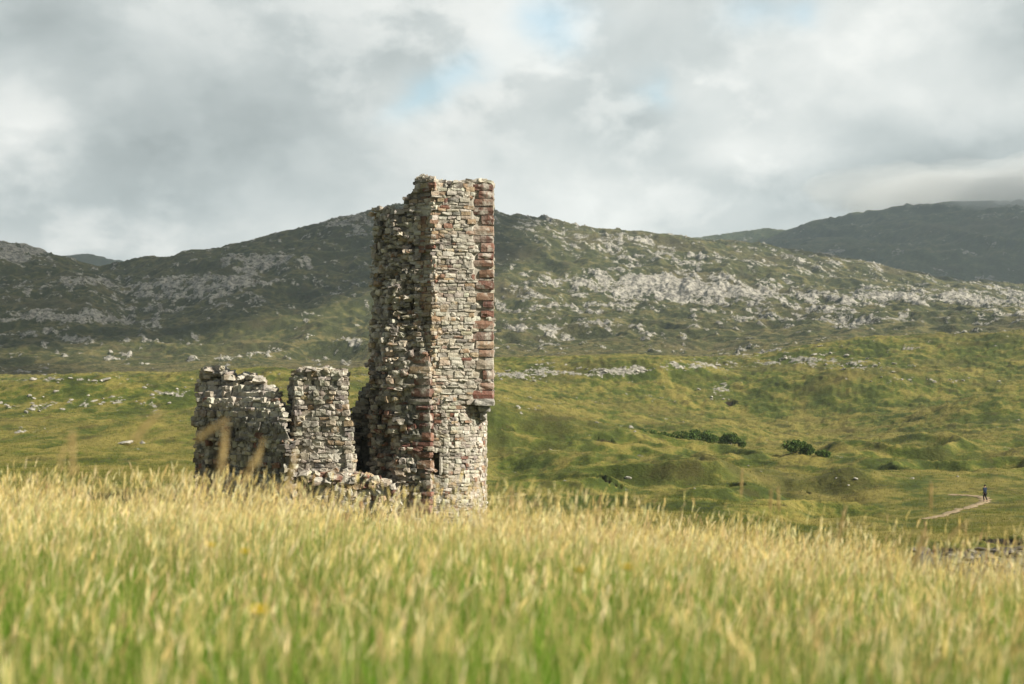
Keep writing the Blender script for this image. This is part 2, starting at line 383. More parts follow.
def wall(bag, outline, z0, z1, top, pal, inward=None, skip=None, course=(.14, .27), length=(.22, .55), out=.03, mortar=(.36, .33, .275), rough=1.0, core_step=.14, stones=True):
    """a masonry body: a mortared rubble core with faced stones set into its surface in courses.
       outline(z) -> corners counter-clockwise; top(x, y) -> height of the broken top there"""
    K = len(outline(z0))
    def ring(z, step):
        c = outline(z); pts = []; nor = []; edge = []
        for k in range(K):
            a, b2 = c[k], c[(k + 1) % K]; n = cnt[k] if step is None else max(1, int(np.linalg.norm(b2 - a) / step))
            t = (b2 - a) / (np.linalg.norm(b2 - a) + 1e-9)
            for i in range(n):
                pts.append(a + (b2 - a) * (i / n)); nor.append((t[1], -t[0])); edge.append((k, i / n))
        return np.array(pts), np.array(nor), edge
    c0 = outline(.5 * (z0 + z1))
    cnt = [max(2, int(np.linalg.norm(c0[(k + 1) % K] - c0[k]) / core_step)) for k in range(K)]
    zs = np.arange(z0, z1 + .01, .15); rings = []
    for zi, z in enumerate(zs):
        p, n, e = ring(z, None)
        N = len(p)
        d = np.array([(inward(p[i][0], p[i][1], z, e[i]) if inward else 0.0) + (.10 if e[i][1] == 0 and K < 12 else 0) for i in range(N)])
        s = np.arange(N) * core_step
        d = d + (fbm(s * 2.1, np.full(N, z * 2.1 + 3), 3, 91) - .5) * .13 * rough + .035 * rough - .01
        nn = n.copy(); nn = .5 * (n + np.roll(n, 1, 0))
        q = p - nn * d[:, None]
        zt = np.array([top(p[i][0], p[i][1]) for i in range(N)])
        rings.append(np.column_stack([q, np.minimum(z, zt - .06)]))
    V = np.concatenate(rings); N = len(rings[0]); nr = len(rings)
    Q = []
    i = np.arange(N); j = (i + 1) % N
    for r in range(nr - 1): Q.append(np.stack([r * N + i, r * N + j, (r + 1) * N + j, (r + 1) * N + i], -1))
    # closing rubble top, shrinking to the middle
    base = (nr - 1) * N; ctr = rings[-1].mean(0)
    prev = base
    extra = []
    for f in (.66, .33, .06):
        rr = ctr + (rings[-1] - ctr) * f; rr[:, 2] = np.minimum(rr[:, 2] + rng.uniform(-.10, .05, N), [top(q_[0], q_[1]) - .12 for q_ in rr]); extra.append(rr)
    for m_, rr in enumerate(extra):
        nb = nr * N + m_ * N
        Q.append(np.stack([prev + i, prev + j, nb + j, nb + i], -1)); prev = nb
    V = np.concatenate([V] + extra); Q = np.concatenate(Q)
    cc = np.asarray(mortar) * rng.uniform(.75, 1.2, (len(V), 1))
    bag.add(V, Q, cc)
    if not stones: return
    z = z0
    while z < z1:
        h = rng.uniform(*course); zc = z + h / 2
        c = outline(zc)
        for k in range(K):
            a, b2 = c[k], c[(k + 1) % K]; L = np.linalg.norm(b2 - a); t2 = (b2 - a) / (L + 1e-9); n2 = np.array([t2[1], -t2[0]])
            s = -rng.uniform(0, .12)
            while s < L:
                w = rng.uniform(*length); s1 = s + w; sc = min(max(s + w / 2, 0.04), L - .04); u = sc / L
                p = a + t2 * sc; s = s1
                hh = h * rng.choice([1, 1.1, .9, .6, 1.35, 1.15])
                if zc + .3 * hh > top(p[0], p[1]): continue
                if skip and skip(p[0], p[1], zc, (k, u)): continue
                if rng.random() < .03: continue
                d = inward(p[0], p[1], zc, (k, u)) if inward else 0.0
                dep = rng.uniform(.22, .34)
                o_ = out + rng.normal(0, .035) * rough + (rng.uniform(.05, .16) * rough if rng.random() < .10 else 0)
                pc = p - n2 * (d + dep / 2 - o_ - .02)
                pl = pal(p[0], p[1], zc, (k, u)) if callable(pal) else pal
                add_stone(bag, (pc[0], pc[1], zc + rng.normal(0, .012)), np.array([t2[0], t2[1], 0]), np.array([-n2[0], -n2[1], 0]),
                          (w * .97, dep, hh * .95), pick(pl), jit=.10 * max(.7, rough), rot=.05 * rough)
        z += h
def keyed(keys):
    """outline from rows {y: [(px, Y), ...]} in between which the corners slide"""
    ys = np.array(sorted(keys)); arr = np.array([[P(*c) for c in keys[y]] for y in ys]); zk = np.array([ZY(y) for y in ys])
    o = np.argsort(zk); zk = zk[o]; arr = arr[o]
    def f(z):
        return np.stack([np.array([np.interp(z, zk, arr[:, k, d]) for d in range(2)]) for k in range(arr.shape[1])])
    return f
def jag(x, y, amp, sc=.35, seed=5): return float((fbm(np.array([x / sc]), np.array([y / sc]), 3, seed)[0] - .5) * 2 * amp)
pxof = lambda x, y: 512 + F * x / y

tower = empty('ruined_tower', (*P(445, 62.6), H(*P(445, 62.6))), 'tall broken stone tower with red corner stones standing above the grass', 'ruin')
TO = np.array(tower.location)
zb = TO[2] - .6
# --- square upper turret
def out_turret(z):
    hi = ZY(204)
    l = P(405, 61.75) if z > hi else P(416 + (3 if z < 4 else 0), 61.5)
    if ZY(214) < z <= hi: l = P(411, 61.6)
    return np.array([P(432, 61.0), P(491.8, 61.3), P(492.4, 64.0), P(428, 64.4), l])
def top_turret(x, y):
    p = pxof(x, y)
    v = np.interp(p, [400, 404, 413, 417, 431, 434, 450, 470, 484, 490, 495], [203, 196, 190, 177, 177, 181, 183, 182, 181, 182, 187])
    return ZY(v, y) + jag(x, y, .10, .3, 8)
def pal_turret(x, y, z, e):
    k, u = e; r = rng.random()
    if k == 4: return TAN if r < .6 else (RED if r < .75 else GREY)
    if k == 0 and z > ZY(215) and u > .55: return TAN if r < .7 else GREY
    if k == 0 and u < .22: return TAN if r < .42 else (RED if r < .5 else GREY)
    if k == 0: return RED if r < .05 else (TAN if r < .14 else (DARK if r < .19 else GREY))
    return DARK if r < .2 else GREY
zc_ = ZY(404)
quo = []          # heights of the red corner stones
z = zc_ + .2
while z < ZY(188): h = rng.uniform(.26, .46); quo.append((z, h, rng.uniform(.5, 1.15))); z += h + rng.choice([0., .01, .03, .12])
def skip_turret(x, y, z, e):
    k, u = e
    if (k == 0 and u > .66) or (k == 1 and u < .25):
        L = 2.64
        for (q, h, w) in quo:
            if q - .02 <= z <= q + h + .02:
                if k == 0 and u > 1 - w / L: return True
                if k == 1 and u < .24: return True
    return False
def in_turret(x, y, z, e):
    k, u = e
    if k == 4: return .12 * fbm(np.array([u * 3 + 2]), np.array([z * 1.7]), 3, 33)[0] + (.25 if .2 < (z * .37) % 1 < .34 else 0)
    if k == 0 and u < .25 and z > 1: return .22 * max(0, fbm(np.array([u * 4]), np.array([z * 1.3]), 3, 35)[0] - .45)
    if k == 0 and z > ZY(197) and .12 < u < .3: return .3
    if (k == 0 and u > .72) or (k == 1 and u < .24): return .10
    return 0.0
bg = Bag(); wall(bg, out_turret, zc_, ZY(174), top_turret, pal_turret, in_turret, skip_turret, course=(.09, .21), length=(.14, .55), rough=.5)
for k in range(46):       # loose stones lying on the broken top
    p = rng.uniform(418, 489); Yq = rng.uniform(61.15, 63.8); x_, y_ = P(p, Yq)
    add_stone(bg, (x_, y_, top_turret(x_, y_) - .02), np.array([1., 0, 0]), np.array([0, 1., 0]), (rng.uniform(.2, .5), rng.uniform(.2, .4), rng.uniform(.08, .2)), pick(GREY), .14, .2)
turret = bg.build('upper_wall', M_stone, tower, TO)
bq = Bag()
for (q, h, w) in quo:
    x1, y1 = P(493.5, 61.28)
    c = np.array([x1 - w / 2 + .03, y1 + .355, q + h / 2])
    add_stone(bq, c, np.array([1., 0, 0]), np.array([0, 1., 0]), (w, .85, h * .99), pick(RED if rng.random() < .85 else TAN) * .95, .03, .012)
bq.build('quoins', M_stone, turret, TO)
# --- round stair below, corbelled out to the square
C0 = P(447, 62.75); RAD = 1.70
def out_round(z): return np.array([C0 + RAD * (1 + .0) * np.array([math.sin(a), -math.cos(a)]) for a in np.linspace(-math.pi, math.pi, 25)[:-1]])
WIN = (429.5, 439.5, 452, 476)
def inwin(x, y, z):
    p = pxof(x, y); v = HY - F * z / y
    return y < 62.5 and WIN[0] <= p <= WIN[1] and WIN[2] <= v <= WIN[3]
bg = Bag()
wall(bg, out_round, zb, zc_ + .12, lambda x, y: 99, lambda x, y, z, e: (RED if rng.random() < .06 else (TAN if rng.random() < .12 else GREY)),
     lambda x, y, z, e: .75 if inwin(x, y, z) else 0.0, lambda x, y, z, e: inwin(x, y, z), course=(.10, .21), length=(.14, .40), core_step=.1, rough=.5)
rnd = bg.build('round_stair_wall', M_stone, tower, TO)
# corbel: slabs stepping out under the square corner
bg = Bag()
for (px0, px1, y0, y1, dy) in ((474, 494.5, 398.5, 406, .0), (478, 490, 406, 412, .25), (479, 486.5, 412, 420, .45)):
    a = P(px0, 61.0); b2 = P(px1, 61.0)
    add_stone(bg, ((a[0] + b2[0]) / 2, 61.0 + dy + .9, ZY((y0 + y1) / 2)), np.array([1., 0, 0]), np.array([0, 1., 0]), (b2[0] - a[0], 1.9, (y1 - y0) * .0429), (.33, .31, .28), .03, .01)
bg.build('corbel', M_stone, tower, TO)
# window surround in the stair
bg = Bag()
for (px0, px1, y0, y1, c) in ((427, 443, 447.5, 452.3, (.40, .37, .31)), (428, 442, 476, 480, (.38, .35, .30)), (439.2, 443, 452.5, 475.8, (.46, .43, .37)), (425.5, 429.8, 452.5, 475.8, (.25, .13, .09))):
    pm = (px0 + px1) / 2; xm = P(pm, 61)[0]; ys = C0[1] - math.sqrt(max(RAD ** 2 - (xm - C0[0]) ** 2, 0))
    add_stone(bg, (xm, ys + .15, ZY((y0 + y1) / 2, ys)), np.array([1., 0, 0]), np.array([0, 1., 0]), ((px1 - px0) * .0429, .42, (y1 - y0) * .0429), c, .03, .01)
bg.build('window_surround', M_stone, rnd, TO)
# --- broken wall on the shaded side
KB = {150: [(398, 61.95), (418, 61.65), (430, 64.2), (380, 64.9), (377.5, 63.3)],
      300: [(396, 61.88), (418, 61.5), (430, 64.2), (378, 64.9), (375.5, 63.3)],
      345: [(390, 61.8), (424, 61.35), (431, 64.2), (376, 64.9), (374, 63.2)],
      362: [(388, 61.6), (431, 60.85), (433, 64.2), (374, 64.9), (372, 62.8)],
      400: [(393, 61.5), (431, 60.8), (433, 64.2), (374, 64.6), (371.5, 62.9)],
      440: [(405, 61.3), (431, 60.8), (433, 64.2), (374, 64.6), (371.5, 63.0)],
      480: [(398, 61.3), (431, 60.75), (433, 64.2), (374, 64.6), (372, 62.8)],
      560: [(396, 61.3), (431, 60.75), (433, 64.2), (374, 64.6), (372, 62.8)]}
out_broken = keyed(KB)
def top_broken(x, y):
    p = pxof(x, y); v = np.interp(p, [370, 376, 379, 384, 396, 405, 418, 435], [214, 213, 206, 204.5, 207, 204.5, 207, 207])
    return ZY(v, y) + jag(x, y, .12, .35, 9)
def in_broken(x, y, z, e):
    k, u = e
    g = fbm(np.array([x * 1.6 + 7]), np.array([z * 1.05]), 4, 44, .6)[0]
    if k in (0, 4):
        if z > ZY(352): return .95 * max(0., (g - .42)) * 2.2 - .12
        if z > ZY(362): return -.05
        if k == 4: return .9 * max(0., g - .42) * 2 + .1
        return .35 * max(0., g - .52) * 2
    return 0.0
jq = []; z = zb + .3
while z < ZY(358): h = rng.uniform(.20, .42); jq.append((z, h, rng.uniform(.40, 1.15))); z += h + rng.uniform(0, .16)
def skip_broken(x, y, z, e):
    k, u = e
    if k in (0, 4) and z > ZY(352): return rng.random() < .17
    if k == 0 or (k == 1 and u < .2):
        L = np.linalg.norm(np.diff(out_broken(z)[:2], axis=0))
        for (q, h, w) in jq:
            if q - .02 <= z <= q + h + .02 and ((k == 0 and u > 1 - w / L) or (k == 1 and u < .14)): return True
    return k == 4 and rng.random() < .2
def pal_broken(x, y, z, e):
    r = rng.random()
    if z > ZY(352): return TAN if r < .08 else (DARK if r < .2 else GREY)
    return RED if r < .18 else (TAN if r < .28 else (DARK if r < .42 else GREY))
bg = Bag(); wall(bg, out_broken, zb, ZY(203), top_broken, pal_broken, in_broken, skip_broken, course=(.13, .26), length=(.16, .46), rough=1.7, out=.05, mortar=(.22, .20, .17), core_step=.11)
for k in range(190):      # torn stubs and pinned rubble sticking out of the break
    zq = rng.uniform(ZY(345), ZY(208)); c = out_broken(zq); u = rng.random()
    a, b2 = (c[4], c[0]) if rng.random() < .5 else (c[0], c[1])
    p = a + (b2 - a) * u
    add_stone(bg, (p[0] + .12, p[1] + rng.uniform(-.02, .2), zq), np.array([1., 0, 0]), np.array([0, 1., 0]), (rng.uniform(.16, .5), rng.uniform(.3, .5), rng.uniform(.10, .24)), pick(GREY if rng.random() < .8 else TAN), .16, .14)
for k in range(30):
    zq = rng.uniform(zb + 1, ZY(360)); c = out_broken(zq); p = c[4] + (c[0] - c[4]) * rng.random()
    add_stone(bg, (p[0], p[1] + rng.uniform(-.02, .25), zq), np.array([1., 0, 0]), np.array([0, 1., 0]), (rng.uniform(.2, .6), rng.uniform(.3, .6), rng.uniform(.10, .22)), pick(DARK + RED), .14, .12)
broken = bg.build('broken_wall', M_stone, tower, TO)
bq = Bag()
for (q, h, w) in jq:
    c = out_broken(q + h / 2); a, b2 = c[0], c[1]; t = (b2 - a) / np.linalg.norm(b2 - a); n = np.array([t[1], -t[0]])
    ctr = b2 - t * (w / 2 - .02) - n * (.2 - .06)
    add_stone(bq, (ctr[0], ctr[1], q + h / 2), np.array([t[0], t[1], 0]), np.array([-n[0], -n[1], 0]), (w, .4, h * .96), pick(RED if rng.random() < .68 else (GREY if rng.random() < .5 else TAN)), .04, .02)
bq.build('quoins', M_stone, broken, TO)

# --- ruined wall to the left: shaded face, its broken upper part leaning back into the sun
g0 = H(*P(245, 63.5)) - .6
wl = empty('ruined_wall', (*P(243, 64.2), g0 + .6), 'low wide ruined wall with dark lower face and pale jagged top', 'ruin'); WO = np.array(wl.location)
def out_left(z):
    sl_ = max(0., z - ZY(400)) * 1.9; sr_ = max(0., z - ZY(428)) * .9; b_ = max(0, -z - 1.2) * .04
    return np.array([P(196 - b_ * 4, 65.6) + np.array([0, sl_]), P(290, 60.9) + np.array([-.1 * sr_, sr_]), P(292, 66.5), P(203, 71.0)])
def top_left(x, y):
    p = pxof(x, y); v = np.interp(p, [190, 196, 203, 210, 222, 230, 234, 242, 252, 258, 266, 272, 279, 286, 295], [384, 377, 371, 369, 369, 374, 378, 377, 374, 378, 387, 387, 398, 432, 450])
    return ZY(v, y) + jag(x, y, .14, .4, 12)
def skip_left(x, y, z, e):
    p = pxof(x, y); v = HY - F * z / y
    return (e[0] == 0 and 207 < p < 216 and v > 440)
bg = Bag(); wall(bg, out_left, g0, ZY(366, 64), top_left, lambda x, y, z, e: (RED if rng.random() < .07 else (GREY if z > ZY(420) else (DARK if rng.random() < .72 else GREY))),  # more dark stones low down: the face's shade put into the stone colours
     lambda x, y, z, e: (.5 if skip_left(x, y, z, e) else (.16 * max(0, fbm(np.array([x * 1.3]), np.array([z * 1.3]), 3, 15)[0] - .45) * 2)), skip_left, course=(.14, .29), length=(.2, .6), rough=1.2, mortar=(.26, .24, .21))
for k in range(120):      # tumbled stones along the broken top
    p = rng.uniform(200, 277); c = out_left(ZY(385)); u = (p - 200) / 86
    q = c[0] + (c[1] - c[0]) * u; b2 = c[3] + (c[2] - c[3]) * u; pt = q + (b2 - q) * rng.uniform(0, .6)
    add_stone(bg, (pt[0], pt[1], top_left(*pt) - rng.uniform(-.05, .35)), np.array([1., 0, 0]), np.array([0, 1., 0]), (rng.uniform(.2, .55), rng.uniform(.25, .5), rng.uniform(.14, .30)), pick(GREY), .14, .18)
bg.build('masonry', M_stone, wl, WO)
# --- pier
g0 = H(*P(322, 62.4)) - .6
pr = empty('ruined_pier', (*P(322, 62.8), g0 + .6), 'pale square stump of wall standing between the low ruined wall and the tower', 'ruin'); PO = np.array(pr.location)
KP = {360: [(294, 62.3), (345, 61.9), (347, 63.4), (292, 64.2)], 400: [(297, 62.3), (344, 61.9), (347, 63.4), (290, 64.2)], 425: [(298, 62.2), (350, 61.8), (352, 63.4), (288, 64.2)],
      470: [(294, 62.1), (353, 61.7), (355, 63.4), (284, 64.2)], 540: [(290, 62.0), (358, 61.6), (360, 63.4), (280, 64.2)]}
out_pier = keyed(KP)
def top_pier(x, y):
    p = pxof(x, y); v = np.interp(p, [285, 292, 297, 303, 312, 325, 335, 344, 348], [388, 376, 372, 369, 368.5, 368, 371, 370, 374])
    return ZY(v, y) + jag(x, y, .08, .3, 14)
bg = Bag(); wall(bg, out_pier, g0, ZY(366, 62), top_pier, lambda x, y, z, e: (TAN if rng.random() < .10 else (DARK if rng.random() < .12 else GREY)),
     lambda x, y, z, e: .30 * max(0, fbm(np.array([x * 1.5 + y]), np.array([z * 1.3]), 3, 18)[0] - .48) * 2 - .03, None, course=(.14, .27), length=(.2, .5), rough=1.1, out=.05)
for k in range(40):
    c = out_pier(2); u, v = rng.random(2); q = c[0] + (c[1] - c[0]) * u; b2 = c[3] + (c[2] - c[3]) * u; pt = q + (b2 - q) * v
    add_stone(bg, (pt[0], pt[1], top_pier(*pt) - .03), np.array([1., 0, 0]), np.array([0, 1., 0]), (rng.uniform(.2, .5), rng.uniform(.25, .5), rng.uniform(.10, .2)), pick(GREY), .12, .12)
bg.build('masonry', M_stone, pr, PO)
# --- dark connecting wall behind, in the tower's shadow, with a stone ledge
g0 = H(*P(358, 64.8)) - .5
cw = empty('ruined_wall', (*P(360, 64.8), g0 + .5), 'dark stepped remnant of wall in the shadow left of the tower', 'ruin'); CO = np.array(cw.location)
def top_conn(x, y):
    p = pxof(x, y); v = np.interp(p, [275, 286, 300, 345, 352, 353, 361, 362, 368, 369, 385], [462, 446, 440, 425, 427, 408, 404, 392, 390, 380, 378])
    return ZY(v, y) + jag(x, y, .08, .3, 19)
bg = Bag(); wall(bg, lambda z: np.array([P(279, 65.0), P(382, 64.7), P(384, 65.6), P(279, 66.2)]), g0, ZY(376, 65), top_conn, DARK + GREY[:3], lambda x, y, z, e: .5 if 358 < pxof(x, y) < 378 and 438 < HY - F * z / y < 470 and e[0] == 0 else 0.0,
     lambda x, y, z, e: 358 < pxof(x, y) < 378 and 438 < HY - F * z / y < 470 and e[0] == 0, rough=1.4)
for (p0, p1, ya, yb_) in ((345, 354, 423, 440), (352, 362, 405, 440), (361, 371, 388, 440)):
    zz = ZY(yb_, 64.6)
    while zz < ZY(ya, 64.6):
        h = rng.uniform(.2, .34); x_ = P(rng.uniform(p0 + 3, p1 - 3), 64.5)[0]
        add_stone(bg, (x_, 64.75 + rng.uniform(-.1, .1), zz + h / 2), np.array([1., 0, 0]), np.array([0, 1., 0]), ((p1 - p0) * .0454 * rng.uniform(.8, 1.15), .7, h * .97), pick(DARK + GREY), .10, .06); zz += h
bg.build('masonry', M_stone, cw, CO)
bl = Bag(); a = P(353, 64.5); b2 = P(388, 64.3)
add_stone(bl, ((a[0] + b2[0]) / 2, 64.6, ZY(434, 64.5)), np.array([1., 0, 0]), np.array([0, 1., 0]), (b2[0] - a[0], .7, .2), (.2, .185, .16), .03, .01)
bl.build('ledge', M_stone, cw, CO)
# --- low rubble footing
g0 = H(*P(335, 61.4)) - .4
rb = empty('rubble_wall', (*P(335, 61.5), g0 + .4), 'low brownish rubble footing half buried in grass below the stump of wall', 'ruin'); RO = np.array(rb.location)
def top_rub(x, y):
    p = pxof(x, y); v = np.interp(p, [285, 300, 320, 345, 370, 385, 396], [486, 476, 478, 470, 476, 480, 490])
    return ZY(v, y) + jag(x, y, .22, .5, 21)
bg = Bag(); wall(bg, lambda z: np.array([P(287, 61.3), P(394, 60.6), P(394, 61.0), P(287, 62.0)]), g0, ZY(468), top_rub, lambda x, y, z, e: (RED + TAN if rng.random() < .45 else GREY), rough=1.9, length=(.16, .4))
for k in range(90):
    p = rng.uniform(287, 392); Yq = rng.uniform(60.7, 61.9); x_, y_ = P(p, Yq)
    add_stone(bg, (x_, y_, top_rub(x_, y_) - rng.uniform(0, .3)), np.array([1., 0, 0]), np.array([0, 1., 0]), (rng.uniform(.15, .5), rng.uniform(.2, .45), rng.uniform(.10, .28)), pick(GREY + TAN + RED), .16, .3)
bg.build('masonry', M_stone, rb, RO)

# ------------------------------------------------------------------ boulders lying on the moor
def boulder_mesh(seed):
    bm = bmesh.new(); bmesh.ops.create_icosphere(bm, subdivisions=3, radius=1)
    r = np.random.default_rng(seed)
    pl = [(v / np.linalg.norm(v), r.uniform(.55, .9)) for v in r.normal(0, 1, (11, 3))]
    V = np.array([v.co[:] for v in bm.verts])
    for n, d in pl:
        s = V @ n; V = V - np.maximum(s - d, 0)[:, None] * n * .92
    V = V + (fbm(V[:, 0] * 2.3 + seed, V[:, 1] * 2.3 + V[:, 2] * 1.7, 3, seed)[:, None] - .5) * .22
    V[:, 2] *= .62
    fs = [[v.index for v in f.verts] for f in bm.faces]; bm.free()
    col = np.array([.36, .34, .295]) * (0.55 + .8 * fbm(V[:, 0] * 1.5, V[:, 1] * 1.5 + V[:, 2] * 2, 4, seed + 50))[:, None]
    return V, fs, col
BM = []; BK = []
for s in range(6):
    V, fs, col = boulder_mesh(200 + s)
    o = mesh_np('boulder', V, None, M_rock, col=col, tris=fs); BM.append(o.data); COL.objects.unlink(o); bpy.data.objects.remove(o)
    o = mesh_np('boulder', V, None, M_cobble, col=col * np.array([.36, .335, .31]), tris=fs); BK.append(o.data); COL.objects.unlink(o); bpy.data.objects.remove(o)
def boulder(x, y, r, label, group, sink=.25, squash=1.0, pool=BM):
    o = bpy.data.objects.new('boulder', pool[rng.integers(6)]); COL.objects.link(o)
    o.location = (x, y, H(x, y) + r * (.62 - .5) * 0 + r * .30 * (1 - sink)); o.rotation_euler = (rng.uniform(-.25, .25), rng.uniform(-.25, .25), rng.uniform(0, 6.28))
    o.scale = (r * rng.uniform(.8, 1.35), r * rng.uniform(.7, 1.1), r * rng.uniform(.6, 1.0) * squash)
    return tag(o, label, 'rock', group)
FIELDS = [
 ('pale gneiss boulder scattered in the green slope left of the low ruined wall', 'boulders on the left slope', 46, [(60, 383, 75, 5), (105, 402, 65, 8), (25, 410, 35, 10), (170, 395, 40, 10)], (1.5, 4.2)),
 ('weathered rock in the outcrop belt along the sunlit ridge right of the tower', 'rocks along the ridge', 60, [(590, 371, 85, 5), (690, 367, 40, 4), (520, 377, 25, 5), (800, 358, 60, 7), (930, 381, 50, 4), (865, 367, 40, 5)], (1.4, 3.4)),
 ('small grey stone showing through the short turf of the near moor', 'stones in the near moor', 16, [(640, 425, 40, 8), (720, 395, 25, 12), (700, 480, 90, 12), (860, 478, 70, 8)], (1.6, 3.2)),
]
for lab, grp, n, regs, (r0, r1) in FIELDS:
    for k in range(n):
        a, b_, sa, sb = regs[rng.integers(len(regs))]
        x, y, z = ground_at(a + rng.normal(0, sa * .6), b_ + rng.normal(0, sb * .6), 100, 660)
        boulder(x, y, rng.uniform(r0, r1) * y / F * .8, lab, grp)
for (a, b_, w, lab) in ((628, 479, 9, 'lone pale boulder at the edge of the dark hollow in the near knoll'), (856, 480, 6, 'small upright pale stone on the knoll left of the walker'),
                        (125, 445, 15, 'flat pale rock slab lying behind the grass at the far left of the low ruin'), (105, 381, 12, 'long flat white rock on the green slope left of the ruin')):
    x, y, z = ground_at(a, b_, 95, 660); boulder(x, y, w * .5 * y / F, lab, None, squash=.7)
for k in range(70):
    p = 1040 - abs(rng.normal(0, 45)); Yq = rng.uniform(62, 84); x_, y_ = P(p, Yq)
    boulder(x_, y_, abs(rng.normal(.2, .14)) + .1, 'grey cobble on the stony shore below the dark turf bank', 'shore cobbles', sink=.1, pool=BK)

# ------------------------------------------------------------------ shrubs in the hollow
def shrub(x, y, w, h, label, group, seed):
    r = np.random.default_rng(seed); z = H(x, y)
    t = empty('shrub', (x, y, z - .1), label, 'shrub', group)
    n = 1500
    nl = 7; lob = np.column_stack([r.uniform(-.75, .75, nl) * w / 2, r.uniform(-.5, .5, nl) * w / 2, r.uniform(.25, .8, nl) * h]); lr = r.uniform(.22, .40, nl) * w * .8
    k = r.integers(0, nl, n); d = r.normal(0, 1, (n, 3)); d /= np.linalg.norm(d, axis=1)[:, None]
    c = lob[k] + d * (lr[k] * r.uniform(.6, 1.08, n))[:, None] * np.array([1, 1, .75]); c[:, 2] = np.maximum(c[:, 2], .08)
    u = r.normal(0, 1, (n, 3)); u /= np.linalg.norm(u, axis=1)[:, None]; v = np.cross(u, r.normal(0, 1, (n, 3))); v /= np.linalg.norm(v, axis=1)[:, None]
    s = r.uniform(.12, .26, n)[:, None]
    V = np.stack([c - u * s, c - v * s * .5, c + u * s, c + v * s * .5], 1).reshape(-1, 3)
    Q = np.arange(n * 4).reshape(-1, 4)
    base = np.array([.075, .115, .030]) * r.uniform(.4, 2.1, (n, 1)) * np.array([1, 1, 1])
    mesh_np('foliage', V, Q, M_leaf, t, np.repeat(base, 4, 0))
    b = Bag()
    for j in range(5):
        e = lob[j] * .9; pts = [np.array([r.uniform(-.15, .15), r.uniform(-.15, .15), -.15]), e * np.array([.5, .5, .55]), e]
        VV = []
        for q, rad in zip(pts, (.09, .06, .02)):
            for a in range(5): VV.append(q + rad * np.array([math.cos(a * 1.257), math.sin(a * 1.257), 0]))
        b.add(VV, [(i * 5 + a, i * 5 + (a + 1) % 5, (i + 1) * 5 + (a + 1) % 5, (i + 1) * 5 + a) for i in range(2) for a in range(5)], (.09, .07, .05))
    b.build('stem', M_rock, t)
    return t
sd = 0
for (p, yb, w, h) in ((641, 428, 9, 7), (655, 433, 10, 7), (668, 437, 11, 8), (680, 440, 12, 11), (692, 442, 14, 14), (705, 444, 15, 15), (718, 446, 14, 14), (730, 448, 12, 11), (739, 449, 8, 8)):
    Yq = 296 + rng.uniform(-4, 4); x_, y_ = P(p, Yq)
    shrub(x_, y_, w * 1.45 * Yq / F, h * 1.35 * Yq / F, 'dark green shrub in the row growing in the hollow beyond the small hill', 'shrub row in the hollow', 300 + sd); sd += 1
for (p, yb, w, h, lab) in ((795, 453, 17, 14, 'dark rounded bush standing apart right of the shrub row'), (806, 455, 14, 10, 'lower dark bush touching the right side of the rounded bush'), (822, 457, 11, 6, 'smallest dark bush in the open, just right of the pair of bushes')):
    x_, y_, z_ = ground_at(p, yb, 205, 420); shrub(x_, y_, w * 1.15 * y_ / F, h * 1.05 * y_ / F, lab, None, 300 + sd); sd += 1

# ------------------------------------------------------------------ paths
M_path = plain('trodden_earth', (.33, .25, .155), .95, .3, 1.5)
def ribbon(name, pts, w, mat):
    g = [np.array([(a - 512) * y_ / F, y_]) for a, y_ in pts]
    s = []
    for i in range(len(g) - 1):
        for t in np.linspace(0, 1, 14, endpoint=False):
            p0 = g[max(i - 1, 0)]; p1 = g[i]; p2 = g[i + 1]; p3 = g[min(i + 2, len(g) - 1)]
            s.append(.5 * (2 * p1 + (p2 - p0) * t + (2 * p0 - 5 * p1 + 4 * p2 - p3) * t * t + (3 * p1 - p0 - 3 * p2 + p3) * t ** 3))
    s.append(g[-1]); s = np.array(s); d = np.gradient(s, axis=0); d /= np.linalg.norm(d, axis=1)[:, None] + 1e-9
    n = np.column_stack([-d[:, 1], d[:, 0]]); us = np.linspace(-1, 1, 7); V = []
    for i in range(len(s)):
        ww = w * (1 + .35 * math.sin(i * .7) + .2 * math.sin(i * 1.9)) / 2
        for u in us:
            q = s[i] + n[i] * u * ww; V.append((q[0], q[1], H(*q) + .10 - .06 * abs(u) ** 3))
    m_ = len(us); Q = [(i * m_ + j, i * m_ + j + 1, (i + 1) * m_ + j + 1, (i + 1) * m_ + j) for i in range(len(s) - 1) for j in range(m_ - 1)]
    return tag(mesh_np(name, V, Q, mat, smooth=True), kind='structure')
PATH = [(918, 120.5), (932, 123.5), (950, 130), (966, 138), (977, 144.5), (983.5, 149), (985, 152.5), (981, 155.5), (972, 157.5), (960, 159.2), (951, 160.5)]
ribbon('path', PATH, 1.0, M_path)
ribbon('grass_track', [(470, 118), (500, 128), (520, 135), (540, 141), (560, 147)], .9, plain('dry_track', (.27, .23, .10), .95, .3, 1.5))
ribbon('hill_path', [(1040, 205), (1015, 209), (998, 207), (980, 212)], .8, plain('reddish_earth', (.24, .18, .11), .95, .3, 1.5))

